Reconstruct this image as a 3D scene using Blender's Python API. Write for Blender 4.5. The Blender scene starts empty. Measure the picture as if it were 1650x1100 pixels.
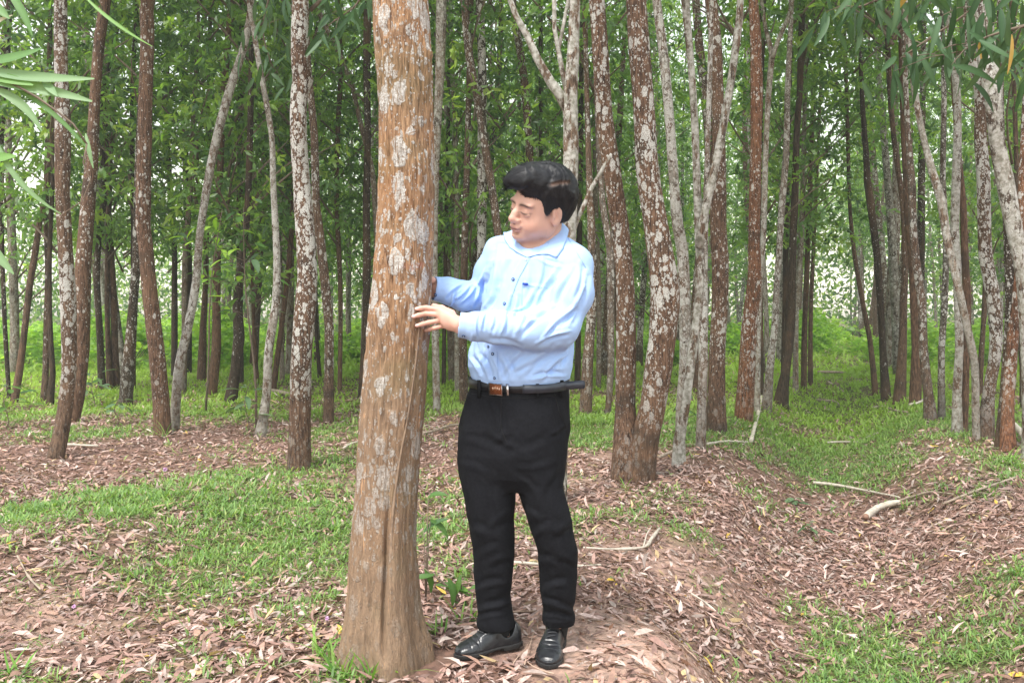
import bpy, math, random
import numpy as np
from mathutils import Vector, Matrix
from mathutils.bvhtree import BVHTree

R = math.radians
rng = np.random.default_rng(11)
random.seed(5)
sc = bpy.context.scene
C = sc.collection

# ------------------------------------------------------------------ camera, sky, sun, exposure
F = 1400.0          # focal length in pixels of the 1650 px wide photograph
CX, HY, H = 825.0, 510.0, 1.15
cam_d = bpy.data.cameras.new('camera')
cam = bpy.data.objects.new('camera', cam_d)
C.objects.link(cam)
cam.location = (0, 0, H)
cam.rotation_euler = (R(90), 0, 0)
cam_d.sensor_width = 36
cam_d.lens = 36 * F / 1650
cam_d.shift_y = (HY - 550) / 1650.0
cam_d.clip_start = 0.05
cam_d.clip_end = 1500
sc.camera = cam

SUN_EL, SUN_AZ = 62, 212      # azimuth clockwise from +Y : the sun stands behind the camera, a little to its left
world = bpy.data.worlds.new('World')
sc.world = world
world.use_nodes = True
wn = world.node_tree.nodes
wl = world.node_tree.links
bg = wn['Background']
sky = wn.new('ShaderNodeTexSky')
sky.sky_type = 'NISHITA'
sky.sun_disc = False
sky.sun_elevation = R(SUN_EL)
sky.sun_rotation = R(SUN_AZ)
sky.altitude = 0
sky.air_density = 2.6
sky.dust_density = 1.0
sky.ozone_density = 1.0
hs = wn.new('ShaderNodeHueSaturation')
hs.inputs['Saturation'].default_value = 0.3
wl.new(sky.outputs[0], hs.inputs['Color'])
wl.new(hs.outputs[0], bg.inputs['Color'])
bg.inputs['Strength'].default_value = 0.15

sun_d = bpy.data.lights.new('sun', 'SUN')
sun = bpy.data.objects.new('sun', sun_d)
C.objects.link(sun)
sun_d.energy = 2.2
sun_d.angle = R(14)
sun_d.color = (1.0, 0.965, 0.91)
az = R(SUN_AZ)
sdir = Vector((math.sin(az) * math.cos(R(SUN_EL)), math.cos(az) * math.cos(R(SUN_EL)), math.sin(R(SUN_EL))))
sun.rotation_euler = sdir.to_track_quat('Z', 'Y').to_euler()
sun.location = sdir * 60

sc.view_settings.view_transform = 'Standard'
sc.view_settings.look = 'None'
sc.view_settings.gamma = 1
sc.view_settings.use_curve_mapping = False
sc.view_settings.exposure = 1.12
sc.render.engine = 'CYCLES'
sc.cycles.max_bounces = 8
sc.cycles.transmission_bounces = 6
sc.cycles.diffuse_bounces = 6
sc.cycles.use_denoising = True
sc.cycles.sample_clamp_indirect = 8

# ------------------------------------------------------------------ helpers
def P(px, py, d):
    return np.array(((px - CX) * d / F, d, H - (py - HY) * d / F))

def sm(a, b, x):
    t = np.clip((x - a) / (b - a), 0, 1)
    return t * t * (3 - 2 * t)

_ph = np.random.default_rng(3).uniform(0, 6.28, (40, 3))
_dr = np.random.default_rng(4).normal(size=(40, 3))
_dr /= np.linalg.norm(_dr, axis=1)[:, None]
def wob(p, scale, seed=0, n=6):
    """smooth cheap noise in -1..1 : a sum of tilted sines"""
    p = np.asarray(p, dtype=np.float64)
    s = np.zeros(p.shape[:-1])
    tot = 0
    for i in range(n):
        k = (i * 7 + seed * 5) % 40
        f = scale * (1.0 + 0.42 * i)
        a = 1.0 / (1 + 0.35 * i)
        q = p @ _dr[k] * f + _ph[k, 0]
        r = p @ _dr[(k + 13) % 40] * f * 0.7 + _ph[k, 1]
        s += a * np.sin(q + 1.3 * np.sin(r))
        tot += a
    return s / tot * 1.6

def mesh_np(name, verts, faces, col=None, smooth=False):
    """verts (n,3); faces: one array (m,3|4) or a list of such arrays"""
    me = bpy.data.meshes.new(name)
    if not isinstance(faces, (list, tuple)):
        faces = [faces]
    faces = [np.asarray(f, dtype=np.int32) for f in faces if len(f)]
    verts = np.asarray(verts, dtype=np.float32)
    nl = sum(f.size for f in faces)
    npol = sum(len(f) for f in faces)
    me.vertices.add(len(verts))
    me.vertices.foreach_set('co', verts.ravel())
    me.loops.add(nl)
    me.loops.foreach_set('vertex_index', np.concatenate([f.ravel() for f in faces]))
    me.polygons.add(npol)
    tot = np.concatenate([np.full(len(f), f.shape[1], dtype=np.int32) for f in faces])
    st = np.concatenate([[0], np.cumsum(tot)[:-1]]).astype(np.int32)
    me.polygons.foreach_set('loop_start', st)
    me.polygons.foreach_set('loop_total', tot)
    if smooth:
        me.polygons.foreach_set('use_smooth', np.ones(npol, dtype=bool))
    me.update(calc_edges=True)
    if col is not None:
        a = me.color_attributes.new('col', 'FLOAT_COLOR', 'POINT')
        c = np.ones((len(verts), 4), dtype=np.float32)
        c[:, :3] = col
        a.data.foreach_set('color', c.ravel())
    return me

def put(name, me, mat=None, parent=None, loc=None):
    o = bpy.data.objects.new(name, me)
    C.objects.link(o)
    if mat is not None and me is not None and len(me.materials) == 0:
        me.materials.append(mat)
    if parent is not None:
        o.parent = parent
    if loc is not None:
        o.location = loc
    return o

def tag(o, label=None, cat=None, group=None, kind=None):
    if label: o['label'] = label
    if cat: o['category'] = cat
    if group: o['group'] = group
    if kind: o['kind'] = kind
    return o

def empty(name, loc=(0, 0, 0)):
    o = bpy.data.objects.new(name, None)
    C.objects.link(o)
    o.location = loc
    o.empty_display_size = 0.1
    return o

def tube(pts, rad, nseg=8, cap=True, lump=None):
    """tube through points; returns verts, quads"""
    pts = np.asarray(pts, float)
    rad = np.asarray(rad, float) * np.ones(len(pts))
    n = len(pts)
    t = np.gradient(pts, axis=0)
    t /= np.linalg.norm(t, axis=1)[:, None] + 1e-12
    ref = np.array([0, 1.0, 0]) if abs(t[0, 1]) < 0.8 else np.array([1.0, 0, 0])
    u = np.cross(ref, t); u /= np.linalg.norm(u, axis=1)[:, None] + 1e-12
    v = np.cross(t, u)
    a = np.linspace(0, 2 * np.pi, nseg, endpoint=False)
    ring = u[:, None, :] * np.cos(a)[None, :, None] + v[:, None, :] * np.sin(a)[None, :, None]
    V = pts[:, None, :] + ring * rad[:, None, None]
    if lump is not None:
        V = V + ring * (lump(V, ring))[..., None]
    V = V.reshape(-1, 3)
    i = np.arange(n - 1)[:, None] * nseg
    j = np.arange(nseg)[None, :]
    j2 = (j + 1) % nseg
    Q = np.stack([i + j, i + j2, i + nseg + j2, i + nseg + j], -1).reshape(-1, 4)
    if cap:
        V = np.vstack([V, pts[0], pts[-1]])
        a0, a1 = len(V) - 2, len(V) - 1
        jj = np.arange(nseg); kk = (jj + 1) % nseg
        c0 = np.stack([np.full(nseg, a0), kk, jj, jj], -1)[:, :3]
        c1 = np.stack([np.full(nseg, a1), (n - 1) * nseg + jj, (n - 1) * nseg + kk], -1)
        return V, [Q, np.vstack([c0, c1])]
    return V, [Q]

def join_np(parts):
    """parts: list of (V, [faces]) -> V, [quads, tris], index ranges"""
    Vs, q, t, off = [], [], [], 0
    for V, fs in parts:
        Vs.append(V)
        for f in fs:
            f = np.asarray(f)
            (q if f.shape[1] == 4 else t).append(f + off)
        off += len(V)
    out = []
    if q: out.append(np.vstack(q))
    if t: out.append(np.vstack(t))
    return np.vstack(Vs), out

def spline(pts, step):
    """resample a polyline (n,k) with a Catmull-Rom through its points, about step apart (first 3 columns are xyz)"""
    pts = np.asarray(pts, float)
    p = np.vstack([2 * pts[0] - pts[1], pts, 2 * pts[-1] - pts[-2]])
    out = []
    for i in range(1, len(p) - 2):
        L = np.linalg.norm(p[i + 1, :3] - p[i, :3])
        m = max(1, int(round(L / step)))
        t = np.linspace(0, 1, m, endpoint=False)[:, None]
        a, b, c, d = p[i - 1], p[i], p[i + 1], p[i + 2]
        out.append(0.5 * ((2 * b) + (c - a) * t + (2 * a - 5 * b + 4 * c - d) * t ** 2 + (3 * b - a - 3 * c + d) * t ** 3))
    out.append(pts[-1][None])
    return np.vstack(out)

def leaves_np(pos, dirv, nrm, L, W, bend=0.2, sick=0.1, col=None, cup=0.0):
    """one curved lanceolate leaf (6 verts, 4 tris) per row"""
    n = len(pos)
    d = dirv / (np.linalg.norm(dirv, axis=1)[:, None] + 1e-9)
    s = np.cross(d, nrm); s /= np.linalg.norm(s, axis=1)[:, None] + 1e-9
    m = np.cross(s, d)
    L = np.broadcast_to(L, n)[:, None]; W = np.broadcast_to(W, n)[:, None]
    bend = np.broadcast_to(bend, n)[:, None]; sick = np.broadcast_to(sick, n)[:, None]
    def at(t, w, lift=0.0):
        return pos + d * L * t + s * (W * w + sick * L * (4 * t * (1 - t)) * 0.5) - m * bend * L * t * t + m * W * lift
    V = np.stack([at(0, 0), at(.33, -.5, cup), at(.36, .5, cup), at(.68, -.42, cup), at(.7, .42, cup), at(1, 0)], 1).reshape(-1, 3)
    b = (np.arange(n) * 6)[:, None]
    T = np.concatenate([b + np.array([[0, 1, 2]]), b + np.array([[1, 3, 2]]), b + np.array([[2, 3, 4]]), b + np.array([[3, 5, 4]])], 1).reshape(-1, 3)
    c = None if col is None else np.repeat(col, 6, axis=0)
    return V, T, c

# ------------------------------------------------------------------ materials
def mat_new(name):
    m = bpy.data.materials.new(name)
    m.use_nodes = True
    return m, m.node_tree.nodes, m.node_tree.links, m.node_tree.nodes['Principled BSDF']

def ramp(nodes, stops):
    r = nodes.new('ShaderNodeValToRGB')
    e = r.color_ramp.elements
    while len(e) < len(stops): e.new(0.5)
    for k, (p, c) in zip(e, stops):
        k.position = p
        k.color = (c[0], c[1], c[2], 1) if isinstance(c, (tuple, list)) else (c, c, c, 1)
    return r

def mat_plain(name, col, rough=0.6, noise=0.0, nscale=40, bump=0.0, metal=0.0, bscale=None, sheen=0.0, spec=0.5):
    m, n, l, b = mat_new(name)
    b.inputs['Base Color'].default_value = (*col, 1)
    b.inputs['Roughness'].default_value = rough
    b.inputs['Metallic'].default_value = metal
    b.inputs['Specular IOR Level'].default_value = spec
    if sheen: b.inputs['Sheen Weight'].default_value = sheen
    if noise or bump:
        tc = n.new('ShaderNodeTexCoord')
        if noise:
            t = n.new('ShaderNodeTexNoise'); t.inputs['Scale'].default_value = nscale; t.inputs['Detail'].default_value = 5
            l.new(tc.outputs['Object'], t.inputs['Vector'])
            r = ramp(n, [(0.3, tuple(c * (1 - noise) for c in col)), (0.7, tuple(min(1, c * (1 + noise)) for c in col))])
            l.new(t.outputs[0], r.inputs[0]); l.new(r.outputs[0], b.inputs['Base Color'])
        if bump:
            t2 = n.new('ShaderNodeTexNoise'); t2.inputs['Scale'].default_value = bscale or nscale; t2.inputs['Detail'].default_value = 6
            l.new(tc.outputs['Object'], t2.inputs['Vector'])
            bp = n.new('ShaderNodeBump'); bp.inputs['Strength'].default_value = bump; bp.inputs['Distance'].default_value = 0.003
            l.new(t2.outputs[0], bp.inputs['Height']); l.new(bp.outputs[0], b.inputs['Normal'])
    return m

def mat_vcol(name, rough=0.6, transl=0.0, nscale=0, spec=0.3, tint=(1, 1, 1), sss=0.0, bump=0.0, bscale=300):
    m, n, l, b = mat_new(name)
    a = n.new('ShaderNodeAttribute'); a.attribute_name = 'col'
    b.inputs['Roughness'].default_value = rough
    b.inputs['Specular IOR Level'].default_value = spec
    src = a.outputs['Color']
    if nscale:
        tc = n.new('ShaderNodeTexCoord')
        t = n.new('ShaderNodeTexNoise'); t.inputs['Scale'].default_value = nscale; t.inputs['Detail'].default_value = 4
        l.new(tc.outputs['Object'], t.inputs['Vector'])
        r = ramp(n, [(0.3, 0.72), (0.7, 1.25)])
        l.new(t.outputs[0], r.inputs[0])
        mx = n.new('ShaderNodeMix'); mx.data_type = 'RGBA'; mx.blend_type = 'MULTIPLY'; mx.inputs[0].default_value = 1
        l.new(src, mx.inputs[6]); l.new(r.outputs[0], mx.inputs[7]); src = mx.outputs[2]
    l.new(src, b.inputs['Base Color'])
    if bump:
        tc2 = n.new('ShaderNodeTexCoord')
        t2 = n.new('ShaderNodeTexNoise'); t2.inputs['Scale'].default_value = bscale; t2.inputs['Detail'].default_value = 4
        l.new(tc2.outputs['Object'], t2.inputs['Vector'])
        bp = n.new('ShaderNodeBump'); bp.inputs['Strength'].default_value = bump; bp.inputs['Distance'].default_value = 0.001
        l.new(t2.outputs[0], bp.inputs['Height']); l.new(bp.outputs[0], b.inputs['Normal'])
    if sss:
        b.inputs['Subsurface Weight'].default_value = sss
        b.inputs['Subsurface Radius'].default_value = (0.012, 0.005, 0.003)
        b.inputs['Subsurface Scale'].default_value = 0.6
    if transl:
        tr = n.new('ShaderNodeBsdfTranslucent')
        g = n.new('ShaderNodeMix'); g.data_type = 'RGBA'; g.blend_type = 'MULTIPLY'; g.inputs[0].default_value = 1
        l.new(src, g.inputs[6]); g.inputs[7].default_value = (1.5, 1.6, 0.6, 1)
        l.new(g.outputs[2], tr.inputs['Color'])
        mix = n.new('ShaderNodeMixShader'); mix.inputs[0].default_value = transl
        l.new(b.outputs[0], mix.inputs[1]); l.new(tr.outputs[0], mix.inputs[2])
        l.new(mix.outputs[0], n['Material Output'].inputs['Surface'])
    return m
# ================================================================== the ground
TH = math.atan2(1340 - CX, F)              # the planting rows run towards this bearing
RS, RC = math.sin(TH), math.cos(TH)
def uv(x, y): return x * RS + y * RC, x * RC - y * RS       # along, across the rows
def xy(u, v): return u * RS + v * RC, u * RC - v * RS

def ground_z(x, y):
    x = np.asarray(x, float); y = np.asarray(y, float)
    u, v = uv(x, y)
    p = np.stack([x, y, np.zeros_like(x)], -1)
    flat = 1 - sm(.45, 1.1, np.hypot(x + .12, y - 2.95))
    z = -.38 * np.exp(-np.abs((v - .05 - .08 * np.sin(u * .5)) / .66) ** 3) * (1 - .75 * sm(13, 19, u))
    z += -.07 * np.exp(-np.abs((v + 2.65) / .75) ** 3) - .05 * np.exp(-np.abs((v + 5.0) / .7) ** 3) - .14 * np.exp(-np.abs((v - 2.8) / .7) ** 3)
    z += .030 * wob(p, 1.1, 1) + .016 * wob(p, 3.7, 2) * (1 - flat)
    z += .012 * wob(p, 9.0, 3) * (1 - flat)
    z += .35 * sm(20, 45, y) * sm(0, 1, wob(p, .12, 5) + .2)
    return z * (1 - flat) + flat * 0.0

def depth_at(py, h=H): return F * h / (py - HY)
def unp(px, py):
    d = depth_at(py)
    for _ in range(4):
        x = (px - CX) * d / F
        d = F * (H - float(ground_z(x, d))) / (py - HY)
    return (px - CX) * d / F, d

# where the grass is thick: px, py, half width px, half height px, strength
GR = [(60, 830, 120, 32, 1), (180, 800, 170, 35, 1), (330, 800, 190, 62, 1), (480, 790, 120, 55, 1), (430, 860, 150, 40, .9), (540, 900, 90, 70, .75), (330, 900, 130, 40, .6), (420, 960, 100, 40, .5),
      (90, 1080, 140, 30, .5), (300, 1060, 110, 25, .35), (560, 1075, 60, 30, .7), (200, 640, 330, 14, .7), (60, 660, 120, 22, .7), (350, 660, 130, 14, .7), (470, 660, 170, 12, .6), (150, 700, 100, 12, .4), (580, 690, 90, 16, .5), (560, 740, 80, 20, .8),
      (720, 640, 90, 18, .9), (740, 780, 90, 20, .5), (700, 850, 70, 35, .6), (860, 850, 80, 22, .7), (760, 920, 60, 25, .5), (960, 660, 80, 25, 1), (960, 700, 60, 20, .7), (1120, 665, 170, 30, 1), (1080, 700, 80, 18, .8), (1240, 675, 90, 22, 1),
      (1340, 640, 130, 36, 1), (1340, 690, 100, 30, .9), (1400, 660, 90, 30, 1), (1490, 640, 90, 22, .9), (1600, 650, 90, 22, .9), (1570, 700, 90, 12, .7), (1630, 755, 60, 28, 1), (1560, 775, 60, 16, .6), (1470, 755, 50, 12, .35),
      (1370, 900, 80, 40, .95), (1420, 960, 130, 40, .85), (1440, 1030, 150, 45, 1.05), (1300, 1010, 90, 40, .8), (1590, 940, 90, 35, .9), (1600, 1060, 100, 45, .85), (1230, 1060, 90, 40, .35), (1620, 890, 60, 25, .6), (1120, 850, 60, 15, .3), (1060, 800, 60, 14, .35),
      (1180, 900, 50, 15, .3), (1000, 830, 80, 16, .3), (1230, 760, 40, 14, .3)]
_g = []
for px, py, a, b_, s_ in GR:
    d0 = depth_at(py); d1 = depth_at(py - min(b_, (py - HY) * .55)); d2 = depth_at(py + b_)
    _g.append(((px - CX) * d0 / F, d0, a * d0 / F, max((d1 - d2) / 2, .12), s_))
_g = np.array(_g)
def grass_w(x, y):
    x = np.asarray(x, float); y = np.asarray(y, float)
    w = np.zeros_like(x)
    for cx, cy, rx, ry, s_ in _g:
        w = np.maximum(w, s_ * np.exp(-(((x - cx) / rx) ** 2 + ((y - cy) / ry) ** 2) ** 1.4 * .8))
    p = np.stack([x, y, np.zeros_like(x)], -1)
    far = sm(12, 17, y) * .85
    w = np.maximum(w, far)
    w = w * (1 + .60 * wob(p, 4.5, 7) + .45 * wob(p, 13, 9)) + .10 * wob(p, 9, 8)
    soil = np.exp(-(((x - .42) / .42) ** 2 + ((y - 2.95) / .40) ** 2) ** 2)
    return np.clip(w * (1 - .9 * soil), 0, 1.2)
def soil_w(x, y):
    s_ = np.exp(-(((x - .38) / .40) ** 2 + ((y - 3.05) / .5) ** 2) ** 2)
    for (px, py, a) in [(40, 960, .25), (1010, 740, .3), (560, 770, .3), (900, 780, .5), (1060, 880, .4), (100, 990, .25)]:
        cx, cy = (px - CX) * depth_at(py) / F, depth_at(py)
        s_ = np.maximum(s_, .8 * np.exp(-((x - cx) ** 2 + (y - cy) ** 2) / a ** 2))
    return s_

def grow(a, b, s0, k):
    out = [a]; s_ = s0
    while abs(out[-1] - a) < abs(b - a):
        out.append(out[-1] + (s_ if b > a else -s_)); s_ *= k
    return np.array(out)
def build_ground():
    gx = np.concatenate([grow(-5, -420, .06, 1.075)[::-1][:-1], np.arange(-5, 6, .042), grow(6, 420, .06, 1.075)])
    gy = np.concatenate([grow(1.2, -300, .08, 1.12)[::-1][:-1], np.arange(1.2, 9.5, .042), grow(9.5, 700, .05, 1.045)])
    X, Y = np.meshgrid(gx, gy, indexing='ij')
    Z = ground_z(X, Y)
    V = np.stack([X, Y, Z], -1).reshape(-1, 3)
    ny = len(gy)
    i, j = np.meshgrid(np.arange(len(gx) - 1), np.arange(ny - 1), indexing='ij')
    Q = np.stack([i * ny + j, (i + 1) * ny + j, (i + 1) * ny + j + 1, i * ny + j + 1], -1).reshape(-1, 4)
    g = grass_w(X, Y).reshape(-1); s_ = soil_w(X, Y).reshape(-1)
    g = np.clip(g, 0, 1)
    base = np.array((.19, .12, .097)); soil = np.array((.42, .30, .245)); grn = np.array((.10, .15, .04))
    c = base + (soil - base) * s_[:, None]
    c = c + (grn - c) * (g * .75)[:, None]
    me = mesh_np('ground', V, Q, c, True)
    m, n, l, b = mat_new('forest_floor')
    a = n.new('ShaderNodeAttribute'); a.attribute_name = 'col'
    tc = n.new('ShaderNodeTexCoord')
    t1 = n.new('ShaderNodeTexNoise'); t1.inputs['Scale'].default_value = 24; t1.inputs['Detail'].default_value = 8; t1.inputs['Roughness'].default_value = .7
    vo = n.new('ShaderNodeTexVoronoi'); vo.inputs['Scale'].default_value = 38
    l.new(tc.outputs['Object'], t1.inputs['Vector']); l.new(tc.outputs['Object'], vo.inputs['Vector'])
    r = ramp(n, [(.32, (.5, .5, .5)), (.5, (1, .95, .92)), (.72, (1.7, 1.5, 1.4))])
    l.new(t1.outputs[0], r.inputs[0])
    mx = n.new('ShaderNodeMix'); mx.data_type = 'RGBA'; mx.blend_type = 'MULTIPLY'; mx.inputs[0].default_value = 1
    l.new(a.outputs['Color'], mx.inputs[6]); l.new(r.outputs[0], mx.inputs[7])
    mx2 = n.new('ShaderNodeMix'); mx2.data_type = 'RGBA'; mx2.blend_type = 'OVERLAY'; mx2.inputs[0].default_value = .35
    l.new(mx.outputs[2], mx2.inputs[6]); l.new(vo.outputs['Color'], mx2.inputs[7])
    hsv = n.new('ShaderNodeHueSaturation'); hsv.inputs['Saturation'].default_value = .75
    l.new(mx2.outputs[2], hsv.inputs['Color'])
    l.new(mx.outputs[2], b.inputs['Base Color'])
    b.inputs['Roughness'].default_value = .95; b.inputs['Specular IOR Level'].default_value = .1
    bp = n.new('ShaderNodeBump'); bp.inputs['Strength'].default_value = .8; bp.inputs['Distance'].default_value = .02
    l.new(t1.outputs[0], bp.inputs['Height']); l.new(bp.outputs[0], b.inputs['Normal'])
    return tag(put('ground', me, m), 'uneven forest floor with furrows, bare soil and leaf litter', kind='structure')

def gnormal(x, y, e=.03):
    zx = (ground_z(x + e, y) - ground_z(x - e, y)) / (2 * e); zy = (ground_z(x, y + e) - ground_z(x, y - e)) / (2 * e)
    n = np.stack([-zx, -zy, np.ones_like(zx)], -1)
    return n / np.linalg.norm(n, axis=-1)[:, None]

def scatter(n, y0, y1, pw=1.0, side=1.12):
    """random points over the part of the ground the camera (and a step to its side) sees; denser near"""
    t = rng.random(n) ** pw
    y = y0 + (y1 - y0) * t
    x = (rng.random(n) * 2 - 1) * (.60 * y * side + .35)
    return x, y

LEAFCOL = np.array([(.42, .26, .215), (.52, .36, .315), (.33, .195, .16), (.59, .44, .39), (.23, .14, .115), (.46, .28, .215), (.66, .54, .48), (.54, .39, .21), (.42, .33, .29)])
def on_shoes(x, y):
    m = np.zeros(len(x), bool)
    for a, b_ in ((P(838, 1041, 3.02), P(728, 1063, 2.925)), (P(899, 1028, 3.07), P(881, 1082, 2.80))):
        ab = (b_ - a)[:2]; t = np.clip(((x - a[0]) * ab[0] + (y - a[1]) * ab[1]) / (ab @ ab), 0, 1)
        m |= np.hypot(x - a[0] - t * ab[0], y - a[1] - t * ab[1]) < .075
    return m

def litter(ground):
    m = mat_vcol('dry_leaf', .62, transl=.08, nscale=60, spec=.35)
    def batch(n, y0, y1, pw, Lr, Wr, lift):
        x, y = scatter(n, y0, y1, pw)
        keep = rng.random(n) > .62 * np.clip(grass_w(x, y), 0, 1) + .60 * soil_w(x, y)
        keep &= (np.hypot(x - TR_C[0], y - TR_C[1]) > .16)
        keep &= ~on_shoes(x, y)
        x, y = x[keep], y[keep]; n = len(x)
        N = gnormal(x, y)
        a = rng.uniform(0, 2 * np.pi, n)
        d = np.stack([np.cos(a), np.sin(a), np.zeros(n)], 1)
        N2 = N + rng.normal(0, .33, (n, 3)); N2 /= np.linalg.norm(N2, axis=1)[:, None]
        d -= N2 * (d * N2).sum(1)[:, None]
        L = rng.uniform(*Lr, n); W = rng.uniform(*Wr, n)
        pos = np.stack([x, y, ground_z(x, y) + rng.uniform(.002, lift, n)], 1)
        ci = rng.choice(len(LEAFCOL), n, p=[.2, .17, .18, .08, .14, .1, .03, .03, .07])
        col = LEAFCOL[ci] * rng.uniform(.55, 1.15, (n, 1))
        yel = rng.random(n) < .004
        col[yel] = (.62, .42, .08)
        return pos, d, N2, L, W, rng.uniform(-.15, .55, n), rng.uniform(-.28, .28, n), col, rng.uniform(-.35, .35, n)
    b1 = batch(42000, 1.9, 6.5, .85, (.038, .095), (.009, .020), .02)
    pos = b1[0]
    px, py = pix(pos)
    infr = (px > 5) & (px < 1645) & (py < 1095) & ((px < 545) | (px > 700))
    size = np.where(infr, b1[3] * b1[4] * F / pos[:, 1] ** 2 * (b1[3] > .06), 0)
    order = np.argsort(-size)[:300]
    single = np.zeros(len(pos), bool); single[order] = True
    shared = []
    for k in range(14):
        V, T, _ = leaves_np(np.zeros((1, 3)), np.array([[1.0, 0, 0]]), np.array([[0, 0, 1.0]]), .1, .022 + .003 * (k % 3), bend=rng.uniform(-.1, .5), sick=rng.uniform(-.28, .28), cup=rng.uniform(-.3, .3))
        V[:, 2] += 0.0
        ce = LEAFCOL[k % len(LEAFCOL)] if k < 13 else np.array((.62, .42, .08))
        # finer: add a midrib row by splitting, gives 8 triangles
        me = mesh_np('fallen_leaf', V, T, np.tile(ce, (len(V), 1)), True); me.materials.append(m); shared.append(me)
    for i in order:
        me = shared[13] if rng.random() < .012 else shared[rng.integers(13)]
        o = put('fallen_leaf', me, parent=ground)
        d = Vector(b1[1][i]).normalized(); nn = Vector(b1[2][i]).normalized(); s_ = nn.cross(d).normalized()
        sc_ = b1[3][i] / .1
        M = Matrix((d, s_, nn)).transposed().to_4x4() @ Matrix.Scale(sc_, 4)
        M.translation = Vector(b1[0][i]) + Vector((0, 0, .006))
        o.matrix_world = M
    def emit(b, name, mask=None):
        if mask is None: mask = np.ones(len(b[0]), bool)
        V, T, c = [], [], []
        bb = [q[mask] for q in b]
        V, T, c = leaves_np(bb[0], bb[1], bb[2], bb[3], bb[4], bb[5], bb[6], bb[7], 0.0)
        # cup each leaf along its length
        cup = np.repeat(bb[8] * bb[4], 6)
        lift = np.tile(np.array([0, 1, 1, 1, 1, 0]), len(bb[0])) * cup
        V[:, 2] += lift
        return V, T, c
    out = [emit(b1, 'a', ~single)]
    out.append(emit(batch(60000, 5.0, 12, .8, (.045, .095), (.011, .021), .025), 'b'))
    out.append(emit(batch(30000, 11, 26, .8, (.08, .15), (.022, .04), .03), 'c'))
    # small broken bits between the leaves
    out.append(emit(batch(60000, 1.9, 6, .9, (.015, .04), (.004, .010), .010), 'd'))
    V, F_ = join_np([(v, [t]) for v, t, _ in out])
    me = mesh_np('leaf_litter', V, F_, np.vstack([c for _, _, c in out]), True)
    tag(put('leaf_litter', me, m), 'pinkish brown dry leaves covering the forest floor', 'leaf litter', kind='stuff')
    # thin twigs mixed in
    parts = []; cols = []
    for i in range(420):
        x, y = scatter(1, 1.9, 9, 1.0); x, y = x[0], y[0]
        a = rng.uniform(0, np.pi); L = rng.uniform(.08, .38)
        k = np.linspace(-.5, .5, 5); cu = rng.uniform(-.15, .15)
        X = x + np.cos(a) * k * L + np.sin(a) * cu * L * (k ** 2); Y = y + np.sin(a) * k * L - np.cos(a) * cu * L * (k ** 2)
        Z = ground_z(X, Y) + .012 + .01 * rng.random(5)
        Vt, Ft = tube(np.stack([X, Y, Z], 1), rng.uniform(.0012, .0032) * np.linspace(1, .5, 5), 5)
        parts.append((Vt, Ft)); cols.append(np.tile(np.array((.30, .215, .16)) * rng.uniform(.5, 1.7), (len(Vt), 1)))
    V, F_ = join_np(parts)
    tag(put('twig_litter', mesh_np('twig_litter', V, F_, np.vstack(cols), True), mat_vcol('dry_twig', .8)), 'thin dry twigs strewn over the fallen leaves', 'twigs', kind='stuff')

def grass():
    m = mat_vcol('grass_blade', .5, transl=.35, spec=.3)
    out = []
    def batch(n, y0, y1, pw, Lr, Wr, per):
        x, y = scatter(n, y0, y1, pw)
        g = grass_w(x, y)
        keep = rng.random(n) < np.where(y > 7.5, np.clip(g * 1.5, 0, 1), np.clip(g * 1.15, 0, 1) ** 1.3)
        keep &= np.hypot(x - TR_C[0], y - TR_C[1]) > .15
        keep &= ~((np.hypot((x + .05) / .33, (y - 2.93) / .22) < 1))
        x, y = np.repeat(x[keep], per), np.repeat(y[keep], per)
        n = len(x)
        sp = Lr[1] * .35
        x = x + rng.normal(0, sp, n) * .5; y = y + rng.normal(0, sp, n) * .5
        a = rng.uniform(0, 2 * np.pi, n)
        tilt = rng.uniform(.15, 1.25, n)
        d = np.stack([np.cos(a) * np.sin(tilt), np.sin(a) * np.sin(tilt), np.cos(tilt)], 1)
        up = np.stack([-np.cos(a) * np.cos(tilt), -np.sin(a) * np.cos(tilt), np.sin(tilt)], 1)
        L = rng.uniform(*Lr, n); W = rng.uniform(*Wr, n)
        pos = np.stack([x, y, ground_z(x, y) + rng.uniform(0, .02, n)], 1)
        base = np.array([(.20, .33, .095), (.17, .28, .09), (.26, .38, .11), (.13, .22, .08), (.33, .38, .15)])
        col = base[rng.choice(5, n, p=[.3, .27, .2, .15, .08])] * rng.uniform(.75, 1.25, (n, 1))
        far = sm(8, 13, y)[:, None]
        col = col * (1 - far) + (np.array((.31, .46, .08)) * rng.uniform(.8, 1.2, (n, 1))) * far
        V, T, c = leaves_np(pos, d, up, L, W, rng.uniform(.1, .7, n), rng.uniform(-.1, .1, n), col)
        out.append((V, T, c))
    batch(42000, 1.9, 5.5, .8, (.020, .055), (.0045, .0085), 3)
    batch(56000, 4.8, 10.5, .8, (.03, .070), (.007, .012), 3)
    batch(46000, 9.5, 20, .8, (.05, .12), (.012, .022), 3)
    batch(12000, 17, 34, .9, (.12, .28), (.03, .06), 2)
    V, F_ = join_np([(v, [t]) for v, t, _ in out])
    me = mesh_np('grass', V, F_, np.vstack([c for _, _, c in out]))
    tag(put('grass', me, m), 'short bright green grass in patches on the forest floor', 'grass', kind='stuff')

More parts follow.
